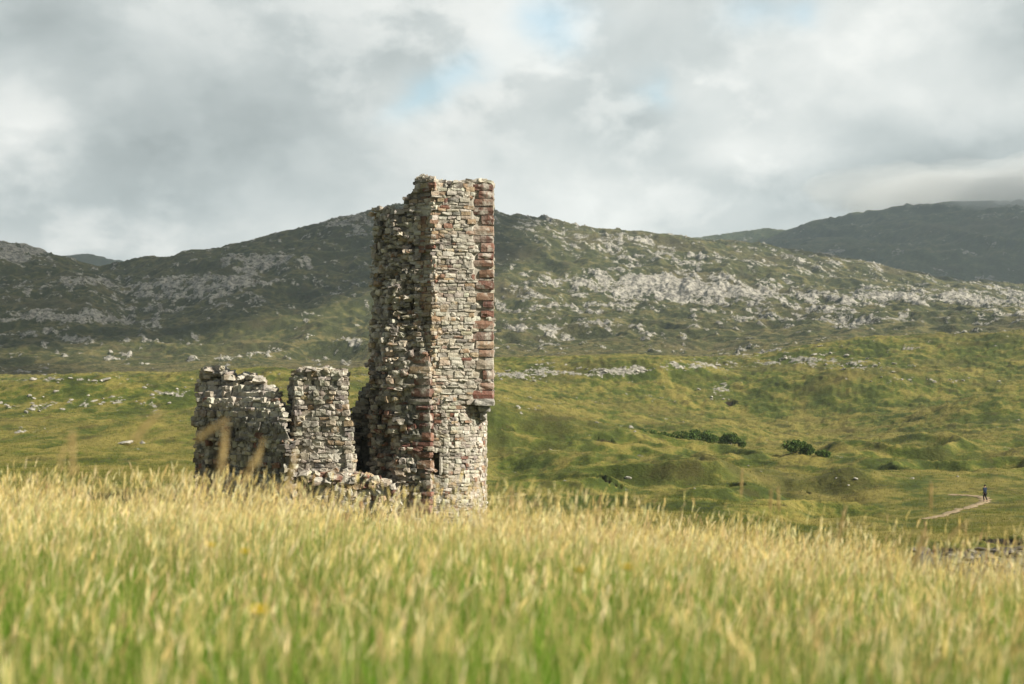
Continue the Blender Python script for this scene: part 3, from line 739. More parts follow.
# ------------------------------------------------------------------ walker
xw, yw = (985 - 512) * 150 / F, 150.0; zw = H(xw, yw)
walker = empty('person', (xw, yw, zw + .08), 'person in a dark navy jacket and dark trousers walking on the earth path', 'person')
walker.rotation_euler = (0, 0, R(25))
def skinned(name, pts, edges, rad, mat, parent, root=0, sub=2):
    me = bpy.data.meshes.new(name); me.from_pydata(pts, edges, []); o = bpy.data.objects.new(name, me); COL.objects.link(o)
    o.modifiers.new('s', 'SKIN').use_smooth_shade = True
    if not me.skin_vertices:
        bm = bmesh.new(); bm.from_mesh(me); bm.verts.layers.skin.verify(); bm.to_mesh(me); bm.free()
    for i, r in enumerate(rad): me.skin_vertices[0].data[i].radius = r if isinstance(r, tuple) else (r, r)
    me.skin_vertices[0].data[root].use_root = True
    sb = o.modifiers.new('d', 'SUBSURF'); sb.levels = sub; sb.render_levels = sub
    bpy.context.view_layer.update()
    ev = o.evaluated_get(bpy.context.evaluated_depsgraph_get()); m2 = bpy.data.meshes.new_from_object(ev)
    bpy.data.objects.remove(o); m2.materials.clear(); m2.materials.append(mat)
    o = bpy.data.objects.new(name, m2); COL.objects.link(o); o.parent = parent
    return o
M_skin = plain('skin', (.45, .28, .20), .6, .1); M_jacket = plain('navy_cloth', (.012, .022, .048), .75, .3); M_trouser = plain('black_cloth', (.018, .017, .02), .85, .3)
M_hair = plain('hair', (.035, .022, .015), .7, .3); M_boot = plain('boots', (.03, .022, .016), .7, .3)
# +y is where the walker heads (away up the path)
pts = [(0, 0, .95), (0, .01, 1.15), (0, .02, 1.38), (0, .03, 1.50), (0, .05, 1.60), (0, .045, 1.72),
       (-.10, 0, .90), (-.11, .10, .50), (-.11, .02, .09), (-.11, .16, .04),
       (.10, 0, .90), (.11, .04, .50), (.11, -.22, .12), (.11, -.10, .035),
       (-.19, .02, 1.42), (-.24, -.10, 1.14), (-.24, -.04, .88), (-.24, -.01, .80),
       (.19, .02, 1.42), (.24, .10, 1.14), (.24, .24, .93), (.24, .30, .87)]
edges = [(0, 1), (1, 2), (2, 3), (3, 4), (4, 5), (0, 6), (6, 7), (7, 8), (8, 9), (0, 10), (10, 11), (11, 12), (12, 13), (2, 14), (14, 15), (15, 16), (16, 17), (2, 18), (18, 19), (19, 20), (20, 21)]
rad = [(.15, .11), (.14, .10), (.17, .11), .06, .085, .08, .09, .06, .042, .035, .09, .06, .042, .035, .055, .043, .032, .035, .055, .043, .032, .035]
body = skinned('body', pts, edges, rad, M_skin, walker)
# five fingers on each hand
for sx, hnd in ((-1, (-.24, -.01, .80)), (1, (.24, .30, .87))):
    fp = []; fe = []; fr = []
    for j, (dx, L) in enumerate(((-.028, .07), (-.009, .085), (.010, .08), (.028, .062), (.045 * -sx, .05))):
        k = len(fp); b0 = np.array(hnd) + np.array([0, dx if j < 4 else .03, -.01 if j < 4 else .02])
        fp += [tuple(b0), tuple(b0 + np.array([-.006 * sx, 0.004, -L * .55])), tuple(b0 + np.array([-.02 * sx, .006, -L]))]; fe += [(k, k + 1), (k + 1, k + 2)]; fr += [.011, .010, .008]
        if j: fe.append((k, 0))
    skinned('fingers', fp, fe, fr, M_skin, body, sub=1)
skinned('jacket', [(0, 0, .86), (0, .01, 1.12), (0, .02, 1.36), (0, .03, 1.49), (-.20, .02, 1.42), (-.25, -.10, 1.14), (-.245, -.05, .90), (.20, .02, 1.42), (.25, .10, 1.14), (.245, .22, .95)],
        [(0, 1), (1, 2), (2, 3), (2, 4), (4, 5), (5, 6), (2, 7), (7, 8), (8, 9)], [(.20, .15), (.185, .14), (.20, .15), .085, .085, .065, .05, .085, .065, .05], M_jacket, walker)
skinned('trousers', [(0, 0, .93), (-.10, 0, .86), (-.11, .10, .50), (-.11, .03, .13), (.10, 0, .86), (.11, .04, .50), (.11, -.20, .16)], [(0, 1), (1, 2), (2, 3), (0, 4), (4, 5), (5, 6)],
        [(.17, .13), .115, .08, .065, .115, .08, .065], M_trouser, walker)
for (a, b_) in (((-.11, .02, .06), (-.11, .18, .03)), ((.11, -.22, .09), (.11, -.08, .03))):
    skinned('boot', [(a[0], a[1] - .03, a[2]), ((a[0] + b_[0]) / 2, (a[1] + b_[1]) / 2, .05), b_], [(0, 1), (1, 2)], [.06, .052, .04], M_boot, walker, sub=1)
hb = bmesh.new(); bmesh.ops.create_uvsphere(hb, u_segments=20, v_segments=14, radius=1)
for v in hb.verts:
    x, y, z = v.co
    v.co = (x * .094, .035 + y * .108 - .012, 1.70 + z * (.105 if z > 0 else .09))
bmesh.ops.delete(hb, geom=[v for v in hb.verts if v.co.z < 1.69 and v.co.y > .06], context='VERTS')
me = bpy.data.meshes.new('hair'); hb.to_mesh(me); hb.free(); me.materials.append(M_hair)
ho = bpy.data.objects.new('hair', me); COL.objects.link(ho); ho.parent = walker
fb = Bag()   # nose, ears, eyes on the side facing up the path
for (c, d) in (((0, .155, 1.665), (.026, .034, .045)), ((-.092, .05, 1.67), (.016, .04, .06)), ((.092, .05, 1.67), (.016, .04, .06)), ((-.032, .132, 1.70), (.026, .014, .012)), ((.032, .132, 1.70), (.026, .014, .012)), ((0, .134, 1.615), (.05, .016, .014))):
    add_stone(fb, c, np.array([1., 0, 0]), np.array([0, 1., 0]), d, (.4, .25, .18), .02, 0)
f_ = fb.build('face', M_skin, body)

# ------------------------------------------------------------------ grasses
def strips(base, hgt, lean, az, w, cb, ct, segs, curve=1.6, face=None, kink=0):
    """ribbon blades: base (n,3); they bend over towards az by lean; colours run base to tip"""
    n = len(base); t = np.linspace(0, 1, segs + 1)[None, :]
    d = np.column_stack([np.cos(az), np.sin(az)])
    hx = (lean * hgt)[:, None] * t ** curve; hz = hgt[:, None] * (t - .25 * np.abs(lean)[:, None] * t ** 2)
    C = np.stack([base[:, 0:1] + d[:, 0:1] * hx, base[:, 1:2] + d[:, 1:2] * hx, base[:, 2:3] + hz], -1)
    fa = rng.uniform(0, 2 * np.pi, n) if face is None else face
    sd_ = np.column_stack([np.cos(fa), np.sin(fa), np.zeros(n)])
    prof = (1 - t ** 2.2 * .92)
    off_ = sd_[:, None, :] * (w[:, None] * prof)[:, :, None] * .5
    V = np.stack([C - off_, C + off_], 2).reshape(n, -1, 3)
    m_ = (segs + 1) * 2
    q = np.array([(2 * i, 2 * i + 1, 2 * i + 3, 2 * i + 2) for i in range(segs)])
    Q = (np.arange(n) * m_)[:, None, None] + q[None]
    tt = np.repeat(t[0], 2)[None, :, None]
    Cc = cb[:, None, :] * (1 - tt) + ct[:, None, :] * tt
    tip = C[:, -1]; tdir = C[:, -1] - C[:, -2]; tdir = tdir / np.linalg.norm(tdir, axis=1)[:, None]
    return V.reshape(-1, 3), Q.reshape(-1, 4), Cc.reshape(-1, 3), tip, tdir
def heads(tip, tdir, L, w, droop, az, col, rings=4, sides=3):
    n = len(tip); t = np.linspace(0, 1, rings + 1)
    prof = np.interp(t, [0, .25, .55, .85, 1], [.25, .95, 1, .5, .05])
    d = np.column_stack([np.cos(az), np.sin(az), np.zeros(n)])
    C = tip[:, None, :] + tdir[:, None, :] * (L[:, None] * t)[:, :, None] + d[:, None, :] * ((droop * L)[:, None] * t ** 2)[:, :, None]
    C[:, :, 2] -= (np.abs(droop) * L)[:, None] * t ** 2 * .5
    a = np.arange(sides) * 2 * np.pi / sides
    ring = np.stack([np.cos(a), np.sin(a), np.zeros(sides)], -1)
    V = C[:, :, None, :] + ring[None, None] * (w[:, None] * prof)[:, :, None, None] * .5
    V = V + rng.normal(0, 1, V.shape) * (w * .16)[:, None, None, None]
    m_ = (rings + 1) * sides
    q = np.array([(i * sides + k, i * sides + (k + 1) % sides, (i + 1) * sides + (k + 1) % sides, (i + 1) * sides + k) for i in range(rings) for k in range(sides)])
    Q = (np.arange(n) * m_)[:, None, None] + q[None]
    Cc = np.repeat(col[:, None, :], m_, 1)
    return V.reshape(-1, 3), Q.reshape(-1, 4), Cc.reshape(-1, 3)
def scatter(y0, y1, dens, px0=-260, px1=1284):
    A = (px1 - px0) / F * (y1 ** 2 - y0 ** 2) / 2; n = int(A * dens)
    y = np.sqrt(rng.uniform(y0 ** 2, y1 ** 2, n)); p = rng.uniform(px0, px1, n); x = (p - 512) / F * y
    return x, y
def vary(c, n, s=.18): return np.array(c)[None] * rng.uniform(1 - s, 1 + s, (n, 1)) * rng.uniform(.94, 1.06, (n, 3))
STRAW = (.75, .62, .27); PALE = (.85, .76, .45); PINK = (.52, .38, .20); GRN = (.085, .19, .018); GRN2 = (.18, .33, .030); YEL = (.42, .40, .09)
gb = Bag(); gb.V = []
for (y0, y1, dens, segs, ds) in ((1.3, 5, 75, 5, 1.0), (5, 10, 175, 4, 1.0), (10, 17, 320, 3, 1.0), (17, 27, 170, 3, 1.2)):
    # flowering stems
    x, y = scatter(y0, y1, dens); 
    keep = rng.random(len(x)) < .15 + 1.1 * sstep(.32, .62, fbm(x / .8, y / 1.0, 3, 101)); x, y = x[keep], y[keep]; n = len(x)
    z = land(x, y); base = np.column_stack([x, y, z - .02])
    patch = fbm(x / 2.6, y / 3.5, 3, 103)
    h = rng.normal(.66, .14, n) * (.66 + .66 * patch); h = np.clip(h, .3, 1.05)
    az = rng.normal(.25, 1.3, n); lean = np.abs(rng.normal(.09, .12, n))
    k = rng.random(n)
    ct = np.where((k < .12)[:, None], vary(PINK, n), np.where((k < .62)[:, None], vary(STRAW, n), vary(PALE, n)))
    cb = vary(GRN2, n, .3) * .8
    V, Q, C, tip, td = strips(base, h, lean, az, np.full(n, .0032) * rng.uniform(.7, 1.4, n) * ds, cb, ct, segs + 1)
    gb.add(V, Q, C)
    L = rng.uniform(.05, .13, n); w = L * rng.uniform(.05, .095, n) * ds
    V, Q, C = heads(tip - td * .01, td, L, w, rng.uniform(.0, .45, n), az, ct * 1.0, 4, 3); gb.add(V, Q, C)
    # leaf blades
    for (dd, h0, c1, c2, wd) in ((1.6, .54, GRN, GRN2, .0048), (1.1, .42, GRN, (.12, .22, .03), .0055), (.9, .60, YEL, STRAW, .0036)):
        x, y = scatter(y0, y1, 320 * dd * ((.45 if y0 < 5 else .7) if c2 is STRAW and y0 < 10 else 1) * (1 if y0 < 17 else .5)); n = len(x)
        z = land(x, y); base = np.column_stack([x, y, z - .02]); patch = fbm(x / 1.9, y / 2.4, 3, 107)
        h = np.clip(rng.normal(h0, .11, n) * (.8 + .4 * patch), .15, .8)
        V, Q, C, tip, td = strips(base, h, np.abs(rng.normal(.22, .16, n)), rng.uniform(0, 6.28, n), wd * rng.uniform(.6, 1.4, n) * ds, vary(c1, n, .3), vary(c2, n, .25) * (.8 + .5 * patch[:, None]), segs, 2.0)
        gb.add(V, Q, C)
g_ = gb.build('meadow_grass', M_grass); tag(g_, 'tall straw coloured seeding grass covering the near slope', 'grass', kind='stuff')

# tufts over the near moor and around the ruin
gb = Bag()
for (y0, y1, dens, nb, hs) in ((27, 60, 14, 5, 1.0), (60, 100, 9.0, 5, .85), (100, 170, 3.6, 5, 1.0), (170, 290, 1.6, 5, 1.2), (290, 460, .5, 4, 1.6)):
    x, y = scatter(y0, y1, dens, -120, 1144)
    p = 512 + F * x / y
    z, rk, pe, dry, sh = land(x, y, True)
    keep = (pe < .3) & (sh < .3) & (rk < -.1) & (rng.random(len(x)) < .25 + 1.2 * fbm(x / 3, y / 4, 3, 111))
    if y0 < 170:
        pp = np.array([((a - 512) * y_ / F, y_) for a, y_ in PATH]); dmin = np.min(np.hypot(x[:, None] - pp[None, :, 0], y[:, None] - pp[None, :, 1]), 1); keep &= dmin > 2.2
    x, y, z, dry = x[keep], y[keep], z[keep], dry[keep]
    x = np.repeat(x, nb) + rng.normal(0, .13 * hs, len(x) * nb); y = np.repeat(y, nb) + rng.normal(0, .13 * hs, len(y) * nb); dry = np.repeat(dry, nb); z = np.repeat(z, nb); n = len(x)
    f = sstep(.38, .64, dry + rng.normal(0, .07, n))[:, None]
    cb = vary((.12, .14, .028), n, .3); ct = vary((.21, .225, .05), n, .3) * (1 - f) + vary((.48, .40, .15), n, .2) * f
    V, Q, C, tip, td = strips(np.column_stack([x, y, z - .05]), rng.uniform(.18, .5, n) * hs * .8, np.abs(rng.normal(.5, .3, n)), rng.uniform(0, 6.28, n), rng.uniform(.014, .032, n) * hs * (1.0 if y0 > 50 else .6), cb, ct, 2, 1.8)
    gb.add(V, Q, C)
g_ = gb.build('moor_grass', M_grass); tag(g_, 'tufts of green and bleached grass over the moor', 'grass', kind='stuff')

# single stalks that stand out above the meadow: tip px, tip py, distance, head length px, lean, droop, thickness px
STALKS = [
 (72, 478, 73, 432, 9, 4.2, .05, 'blurred upright seed head, tallest at the far left edge of the meadow'),
 (58, 470, 66, 446, 6, 4.6, .3, 'blurred seed head just left of the tallest upright one at the far left'),
 (130, 446, 160, 414, 9, 4.2, .35, 'blurred seed head arching to the right, left of the low ruined wall'),
 (194, 443, 226, 421, 9, 4.2, .35, 'blurred seed head arching over in front of the left end of the low ruined wall'),
 (219, 480, 226, 430, 11, 4.2, .05, 'thick blurred upright seed head before the middle of the low ruined wall'),
 (242, 486, 260, 452, 9, 4.4, .6, 'blurred hooked seed head before the right half of the low ruined wall'),
 (256, 470, 264, 438, 6, 5.0, .2, 'faint seed head at the right end of the low ruined wall'),
 (285, 500, 296, 452, 7, 5.0, .2, 'slender seed head before the gap between low wall and stump'),
 (512, 510, 512, 487, 5, 8.0, .05, 'pale upright seed head just right of the tower foot'),
 (741, 498, 742, 470, 4, 10.0, .05, 'tall thin stalk standing alone over the knoll below the shrub row'),
 (770, 515, 771, 489, 4, 9.0, .1, 'left one of two close pale stalks under the rounded bush'),
 (779, 515, 778, 487, 4, 9.0, .05, 'right one of two close pale stalks under the rounded bush'),
 (931, 510, 931, 482, 5, 8.0, .05, 'faint single stalk standing before the left end of the earth path'),
 (912, 572, 925, 530, 8, 5.6, .1, 'thick leaning seed head below the left end of the earth path'),
 (946, 542, 968, 522, 7, 6.0, .6, 'seed head bent far over to the right before the stony shore'),
 (597, 528, 598, 508, 5, 9.0, .05, 'short pale seed head rising from the crest right of the tower'),
 (838, 542, 846, 506, 5, 8.0, .2, 'slim leaning seed head midway along the right crest'),
]
def bez(P0, P1, P2, P3, t):
    t = t[:, None]; return (1-t)**3*P0 + 3*(1-t)**2*t*P1 + 3*(1-t)*t*t*P2 + t**3*P3
for (x0_, y0_, x1_, y1_, th, Yq, bend, lab) in STALKS:
    A = np.array([(x0_ - 512) * Yq / F, 0, (HY - y0_) * Yq / F]); B_ = np.array([(x1_ - 512) * Yq / F, 0, (HY - y1_) * Yq / F])
    L = np.linalg.norm(B_ - A); d = (B_ - A) / L; Yq_ = Yq; w = th * Yq / F * .56
    bx = A[0] - d[0] * .5 * (A[2] - H(A[0], Yq)); zg = H(bx, Yq)
    t = empty('grass_stalk', (bx, Yq, zg), lab, 'grass stalk')
    A = A - np.array([bx, 0, zg]); B_ = B_ - np.array([bx, 0, zg]); h_ = A[2]
    dA = d * (1 - 0) + np.array([0, 0, bend]); dA /= np.linalg.norm(dA)
    C = bez(np.array([0, 0, -.03]), np.array([0, 0, h_ * .45]), A - dA * h_ * .35, A, np.linspace(0, 1, 13))
    def tube(C, rad, col, sides=5, jit=0):
        T_ = np.gradient(C, axis=0); T_ /= np.linalg.norm(T_, axis=1)[:, None]; U_ = np.tile([0, 1., 0], (len(C), 1)); W_ = np.cross(T_, U_)
        a_ = np.arange(sides) * 2 * np.pi / sides
        V = C[:, None] + (U_[:, None] * np.cos(a_)[None, :, None] + W_[:, None] * np.sin(a_)[None, :, None]) * np.asarray(rad)[:, None, None]
        V = V + rng.normal(0, 1, V.shape) * jit
        n = len(C); Q = [(i * sides + k, i * sides + (k + 1) % sides, (i + 1) * sides + (k + 1) % sides, (i + 1) * sides + k) for i in range(n - 1) for k in range(sides)]
        return V.reshape(-1, 3), Q, col
    b = Bag(); tt_ = np.linspace(0, 1, 13)[:, None]
    b.add(*tube(C, np.interp(np.linspace(0, 1, 13), [0, 1], [.0022, .0011]), np.repeat(np.array(YEL) * (1 - tt_) + np.array(STRAW) * tt_, 5, 0)))
    b.build('stem', M_grass, t)
    S_ = np.linspace(0, 1, 12); mid = (A + B_) / 2 + (dA - d) * L * .4
    HC = bez(A, A + dA * L * .4, mid * .3 + B_ * .7 - d * L * .0, B_, S_)
    b = Bag(); b.add(*tube(HC, w * .5 * np.interp(S_, [0, .2, .55, .85, 1], [.2, .8, .85, .5, .08]), np.array((.60, .46, .22)), 6, w * .08))
    m_ = 46; si = rng.uniform(.02, .92, m_); cp = np.array([np.interp(si, S_, HC[:, k]) for k in range(3)]).T
    dd_ = np.tile(d, (m_, 1)) + rng.normal(0, .5, (m_, 3)); dd_ /= np.linalg.norm(dd_, axis=1)[:, None]
    V, Q, C2 = heads(cp, dd_, rng.uniform(.10, .18, m_) * L, np.full(m_, w * .28), rng.uniform(0, .3, m_), rng.uniform(0, 6.28, m_), vary((.66, .52, .28), m_), 2, 3); b.add(V, Q, C2)
    b.build('seed_head', M_grass, t)

# buttercups
M_petal = plain('yellow_petal', (.75, .52, .02), .5, .1)
for (a, b_, Yq, lab) in ((205, 541, 6.0, 'yellow flower in the grass below the low ruined wall'), (238, 547, 5.6, 'yellow flower low in the grass, right of another one below the low wall'), (619, 562, 4.8, 'yellow flower in the grass right of the tower, halfway down'),
                         (248, 603, 3.4, 'pale yellow flower nearest the bottom on the left'), (572, 565, 4.8, 'yellow flower in the grass under the right edge of the tower')):
    x_ = (a - 512) * Yq / F; zt = (HY - b_) * Yq / F; zg = H(x_, Yq)
    t = empty('wild_flower', (x_, Yq, zg), lab, 'flower')
    hgt = zt - zg
    V, Q, C, tip, td = strips(np.array([[0, 0, -.02]]), np.array([hgt]), np.array([.03]), np.array([0.]), np.array([.004]), np.array([GRN]), np.array([GRN2]), 4)
    b = Bag(); b.add(V, Q, C); b.build('stem', M_grass, t)
    bm = bmesh.new()
    for k in range(5):
        an = k * 2 * math.pi / 5; rows = []
        for (r_, ww, zz) in ((.001, .003, 0), (.008, .009, .006), (.015, .009, .013), (.019, .004, .018)):
            c_ = tip[0] + np.array([math.cos(an) * r_, math.sin(an) * r_, zz]); sdv = np.array([-math.sin(an), math.cos(an), 0]) * ww
            rows.append((bm.verts.new(c_ - sdv), bm.verts.new(c_ + np.array([0, 0, -.002])), bm.verts.new(c_ + sdv)))
        for r0_, r1_ in zip(rows, rows[1:]):
            for j in range(2): bm.faces.new((r0_[j], r0_[j + 1], r1_[j + 1], r1_[j]))
    me = bpy.data.meshes.new('petals'); bm.to_mesh(me); bm.free(); me.materials.append(M_petal)
    o = bpy.data.objects.new('petals', me); COL.objects.link(o); o.parent = t

# ------------------------------------------------------------------ light
SUN_AZ = (0.89, -0.456); EL = R(34)
sv = np.array([SUN_AZ[0] * math.cos(EL), SUN_AZ[1] * math.cos(EL), math.sin(EL)]); sv /= np.linalg.norm(sv)
sl = bpy.data.lights.new('sun', 'SUN'); sl.energy = 5.0; sl.angle = R(.53); sl.color = (1, .93, .80)
so = bpy.data.objects.new('sun', sl); COL.objects.link(so); so.location = tuple(sv * 50)
import mathutils
so.rotation_euler = mathutils.Vector(sv).to_track_quat('Z', 'Y').to_euler()

# clouds overhead that throw their shadow on the hills; high up, out towards the sun
M_cloud, nt, b = material('cloud'); b.inputs['Base Color'].default_value = (.85, .86, .88, 1); b.inputs['Roughness'].default_value = 1
tp = nt.new('ShaderNodeBsdfTransparent'); xm = nt.new('ShaderNodeMixShader'); xm.inputs[0].default_value = .46     # thin cloud lets part of the sun through
nt.l.new(b.outputs[0], xm.inputs[1]); nt.l.new(tp.outputs[0], xm.inputs[2]); nt.l.new(xm.outputs[0], nt.n['Material Output'].inputs[0])
def cloud(gx, gy, gz, rx, ry, seed, hgt=2000.0):
    c = np.array([gx, gy, gz]) + sv * (hgt / sv[2])
    bm = bmesh.new(); bmesh.ops.create_icosphere(bm, subdivisions=6, radius=1)
    V = np.array([v.co[:] for v in bm.verts]); fs = [[v.index for v in f.verts] for f in bm.faces]; bm.free()
    n = fbm(V[:, 0] * 1.7 + seed, V[:, 1] * 1.7 + V[:, 2] * 1.3, 6, seed, .58)
    V = V * (.62 + .75 * n)[:, None]
    V = V * np.array([rx, ry, 90.0])
    ca, sa = SUN_AZ[0] * 0 + 1, 0
    o = mesh_np('cloud', V, None, M_cloud, tris=fs, smooth=True); o.location = tuple(c)
    return tag(o, kind='stuff')
cloud(-640, 1310, 110, 570, 640, 501)
cloud(1250, 2850, 200, 1300, 820, 502)
cloud(-1150, 3600, 250, 620, 420, 505)
cloud(420, 1640, 130, 170, 110, 503)
cloud(-480, 760, 40, 260, 90, 504)

# world: Nishita sky seen between procedural cloud
w = bpy.data.worlds.new('World'); scene.world = w; w.use_nodes = True
nt = NT(w.node_tree); bgn = w.node_tree.nodes['Background']; outn = w.node_tree.nodes['World Output']
sky = nt.new('ShaderNodeTexSky', sky_type='NISHITA'); sky.sun_disc = False; sky.sun_elevation = EL; sky.sun_rotation = math.atan2(SUN_AZ[0], SUN_AZ[1])
nt.put(bgn.inputs[0], nt.mix(1.0, sky.outputs[0], (.72, 1.0, .92), 'MULTIPLY')); bgn.inputs[1].default_value = .15
D = nt.new('ShaderNodeTexCoord').outputs['Generated']
sep = nt.new('ShaderNodeSeparateXYZ'); nt.l.new(D, sep.inputs[0])
dx, dy, dz = sep.outputs
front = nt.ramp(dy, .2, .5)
dyc = nt.m('MAXIMUM', dy, .15)
az = nt.m('DIVIDE', dx, dyc); el = nt.m('DIVIDE', dz, dyc)
# wisps push the shapes about
wv = nt.scale(D, (7, 7, 13))
wn = nt.new('ShaderNodeTexNoise'); nt.put(wn.inputs['Vector'], wv); wn.inputs['Scale'].default_value = 1; wn.inputs['Detail'].default_value = 5; wn.inputs['Roughness'].default_value = .55
ws = nt.new('ShaderNodeSeparateXYZ'); nt.l.new(wn.outputs['Color'], ws.inputs[0])
az = nt.m('ADD', az, nt.m('MULTIPLY', nt.m('SUBTRACT', ws.outputs[0], .5), .12)); el = nt.m('ADD', el, nt.m('MULTIPLY', nt.m('SUBTRACT', ws.outputs[1], .5), .06))
def blob(px, qy, sx, sy, amp, rot=0):
    a = nt.m('SUBTRACT', az, (px - 512) / F); e = nt.m('SUBTRACT', el, (HY - qy) / F)
    if rot:
        c, s = math.cos(rot), math.sin(rot)
        a, e = nt.m('ADD', nt.m('MULTIPLY', a, c), nt.m('MULTIPLY', e, s)), nt.m('SUBTRACT', nt.m('MULTIPLY', e, c), nt.m('MULTIPLY', a, s))
    a = nt.m('MULTIPLY', a, F / sx); e = nt.m('MULTIPLY', e, F / sy)
    r2 = nt.m('ADD', nt.m('MULTIPLY', a, a), nt.m('MULTIPLY', e, e))
    return nt.m('MULTIPLY', nt.m('EXPONENT', nt.m('MULTIPLY', r2, -1.0)), amp)
def total(L):
    s = 0.0
    for q in L: s = nt.m('ADD', blob(*q), s)
    return s
lum = total([(330, 40, 260, 70, -.07), (160, 150, 130, 70, -.15), (280, 130, 120, 60, -.09), (25, 15, 70, 50, -.12), (60, 215, 120, 30, -.10), (905, 150, 95, 65, -.11), (840, 195, 70, 25, -.14), (610, 110, 70, 45, -.09), (1020, 25, 60, 60, -.14), (975, 172, 100, 34, -.26), (690, 60, 60, 40, -.04),
             (25, 115, 40, 55, .17), (400, 262, 190, 40, .10), (200, 240, 120, 20, .06), (745, 155, 85, 26, .13), (830, 70, 130, 60, .12), (570, 200, 160, 40, .09), (690, 95, 60, 30, .08), (1000, 80, 40, 50, .06), (540, 60, 60, 50, .08), (420, 150, 90, 40, .05)])
lum = nt.m('MULTIPLY', lum, front)
n1 = nt.noise(nt.scale(D, (10, 10, 15)), 1, 8, .55, .25); n2 = nt.noise(nt.scale(D, (3.2, 3.2, 6)), 1, 4, .5)
lum = nt.m('ADD', lum, nt.m('MULTIPLY', nt.m('SUBTRACT', n1, .5), .40)); lum = nt.m('ADD', lum, nt.m('MULTIPLY', nt.m('SUBTRACT', n2, .5), .16))
pf = nt.noise(nt.scale(D, (15, 15, 24)), 1, 9, .56, .15)
lum = nt.m('ADD', lum, nt.m('MULTIPLY', nt.m('SUBTRACT', nt.ramp(pf, .43, .60), .45), nt.m('ADD', .05, nt.m('MULTIPLY', nt.ramp(n2, .40, .62), .11))))
lum = nt.m('MULTIPLY', nt.m('ADD', lum, .525), .98)
lum = nt.m('MULTIPLY', lum, nt.m('MULTIPLY', nt.m('SUBTRACT', 1.0, nt.m('MULTIPLY', nt.ramp(dz, .28, .6), .76)), nt.m('ADD', .4, nt.m('MULTIPLY', front, .6))))     # sky dimmed overhead and behind the camera to cut the fill light
lum = nt.m('MAXIMUM', lum, .08)
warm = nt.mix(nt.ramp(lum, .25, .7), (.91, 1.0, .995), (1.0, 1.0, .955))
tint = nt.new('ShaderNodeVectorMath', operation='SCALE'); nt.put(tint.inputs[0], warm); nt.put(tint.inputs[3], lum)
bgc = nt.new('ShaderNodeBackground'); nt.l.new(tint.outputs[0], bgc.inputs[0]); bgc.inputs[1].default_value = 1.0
hole = total([(556, 24, 34, 22, .5), (440, 95, 50, 17, .38, R(25)), (640, 82, 14, 20, .28), (760, 8, 36, 14, .32), (815, 4, 20, 12, .3), (470, 75, 18, 14, .2)])
hole = nt.m('MULTIPLY', nt.m('MULTIPLY', hole, front), nt.m('ADD', .45, n1))
hole = nt.m('ADD', hole, nt.m('MULTIPLY', nt.ramp(n2, .60, .72), nt.m('MULTIPLY', nt.ramp(dz, .35, .6), .8)))
cov = nt.m('SUBTRACT', 1.0, hole, clamp=True)
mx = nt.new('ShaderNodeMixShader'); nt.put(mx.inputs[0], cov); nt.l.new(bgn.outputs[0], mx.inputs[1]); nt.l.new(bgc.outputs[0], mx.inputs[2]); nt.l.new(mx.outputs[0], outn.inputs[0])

# the air
hz = bmesh.new(); bmesh.ops.create_cube(hz, size=1)
zlo, zhi = -40.0, 760.0
for v in hz.verts: v.co = (v.co.x * 13000, (v.co.y + .5) * 5700 - 200, zlo + (v.co.z + .5) * (zhi - zlo))
me = bpy.data.meshes.new('haze'); hz.to_mesh(me); hz.free()
hm_ = bpy.data.materials.new('air'); hm_.use_nodes = True; n_ = hm_.node_tree.nodes; n_.remove(n_['Principled BSDF'])
pv = n_.new('ShaderNodeVolumePrincipled'); pv.inputs['Color'].default_value = (.72, .87, 1, 1); pv.inputs['Density'].default_value = .00010; pv.inputs['Anisotropy'].default_value = .2
hm_.node_tree.links.new(pv.outputs[0], n_['Material Output'].inputs['Volume']); me.materials.append(hm_)
ho = bpy.data.objects.new('haze', me); COL.objects.link(ho); tag(ho, kind='stuff')

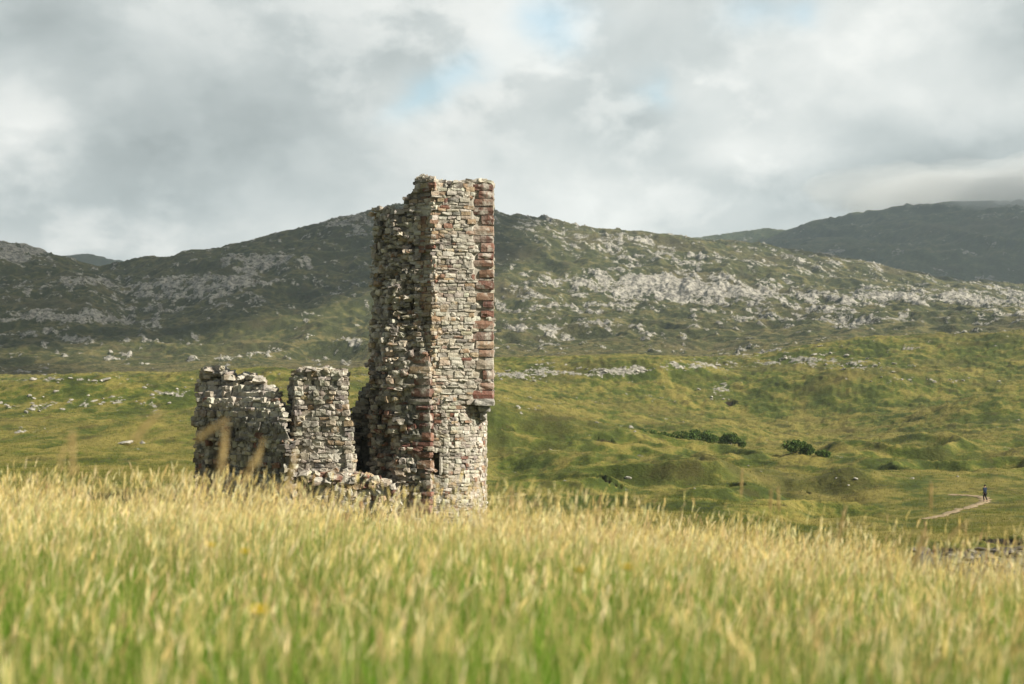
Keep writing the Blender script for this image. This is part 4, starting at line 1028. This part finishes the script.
# cloud hanging on the far summit
bm = bmesh.new(); bmesh.ops.create_icosphere(bm, subdivisions=5, radius=1)
V0 = np.array([v.co[:] for v in bm.verts]); fs = [[v.index for v in f.verts] for f in bm.faces]; bm.free()
M_cloud_cap = bpy.data.materials.new('cloud_cap'); M_cloud_cap.use_nodes = True; n_ = M_cloud_cap.node_tree.nodes; n_.remove(n_['Principled BSDF'])
pv = n_.new('ShaderNodeVolumePrincipled'); pv.inputs['Color'].default_value = (.97, .985, 1, 1); pv.inputs['Density'].default_value = .0026
M_cloud_cap.node_tree.links.new(pv.outputs[0], n_['Material Output'].inputs['Volume'])
for k, (mx_, my_, mz_, ax_, ay_, az_) in enumerate(((1000, 3700, 545, 260, 190, 60), (1180, 3640, 505, 330, 260, 75), (1420, 3620, 535, 430, 300, 105), (1750, 3620, 540, 520, 320, 120), (1120, 3400, 485, 250, 130, 50), (1380, 3330, 490, 380, 170, 74), (1700, 3300, 485, 460, 170, 84))):
    V = V0 * (.45 + 1.0 * fbm(V0[:, 0] * 2.3 + 4 + 7 * k, V0[:, 2] * 2.3 + V0[:, 1] * 1.7, 6, 601 + k, .6))[:, None] * np.array([ax_, ay_, az_])
    mo = mesh_np('cloud_cap', V, None, M_cloud_cap, tris=fs, smooth=True); mo.location = (mx_, my_, mz_); tag(mo, kind='stuff')

# ------------------------------------------------------------------ camera
cam = bpy.data.cameras.new('camera'); co = bpy.data.objects.new('camera', cam); COL.objects.link(co); scene.camera = co
cam.lens = 50; cam.sensor_width = 36; cam.clip_start = .05; cam.clip_end = 20000
co.location = (0, 0, 0); co.rotation_euler = (R(90), 0, 0)
cam.shift_y = (HY - 342) / 1024
cam.dof.use_dof = True; cam.dof.focus_distance = 60; cam.dof.aperture_fstop = 1.65; cam.dof.aperture_blades = 0
scene.view_settings.view_transform = 'Standard'; scene.view_settings.look = 'None'; scene.view_settings.exposure = 0.72; scene.view_settings.gamma = 1
cy = scene.cycles; cy.use_denoising = True; cy.max_bounces = 8; cy.diffuse_bounces = 2; cy.glossy_bounces = 1; cy.transmission_bounces = 3; cy.volume_bounces = 6; cy.transparent_max_bounces = 10
cy.use_adaptive_sampling = True; cy.sample_clamp_indirect = 6; cy.caustics_reflective = False; cy.caustics_refractive = False
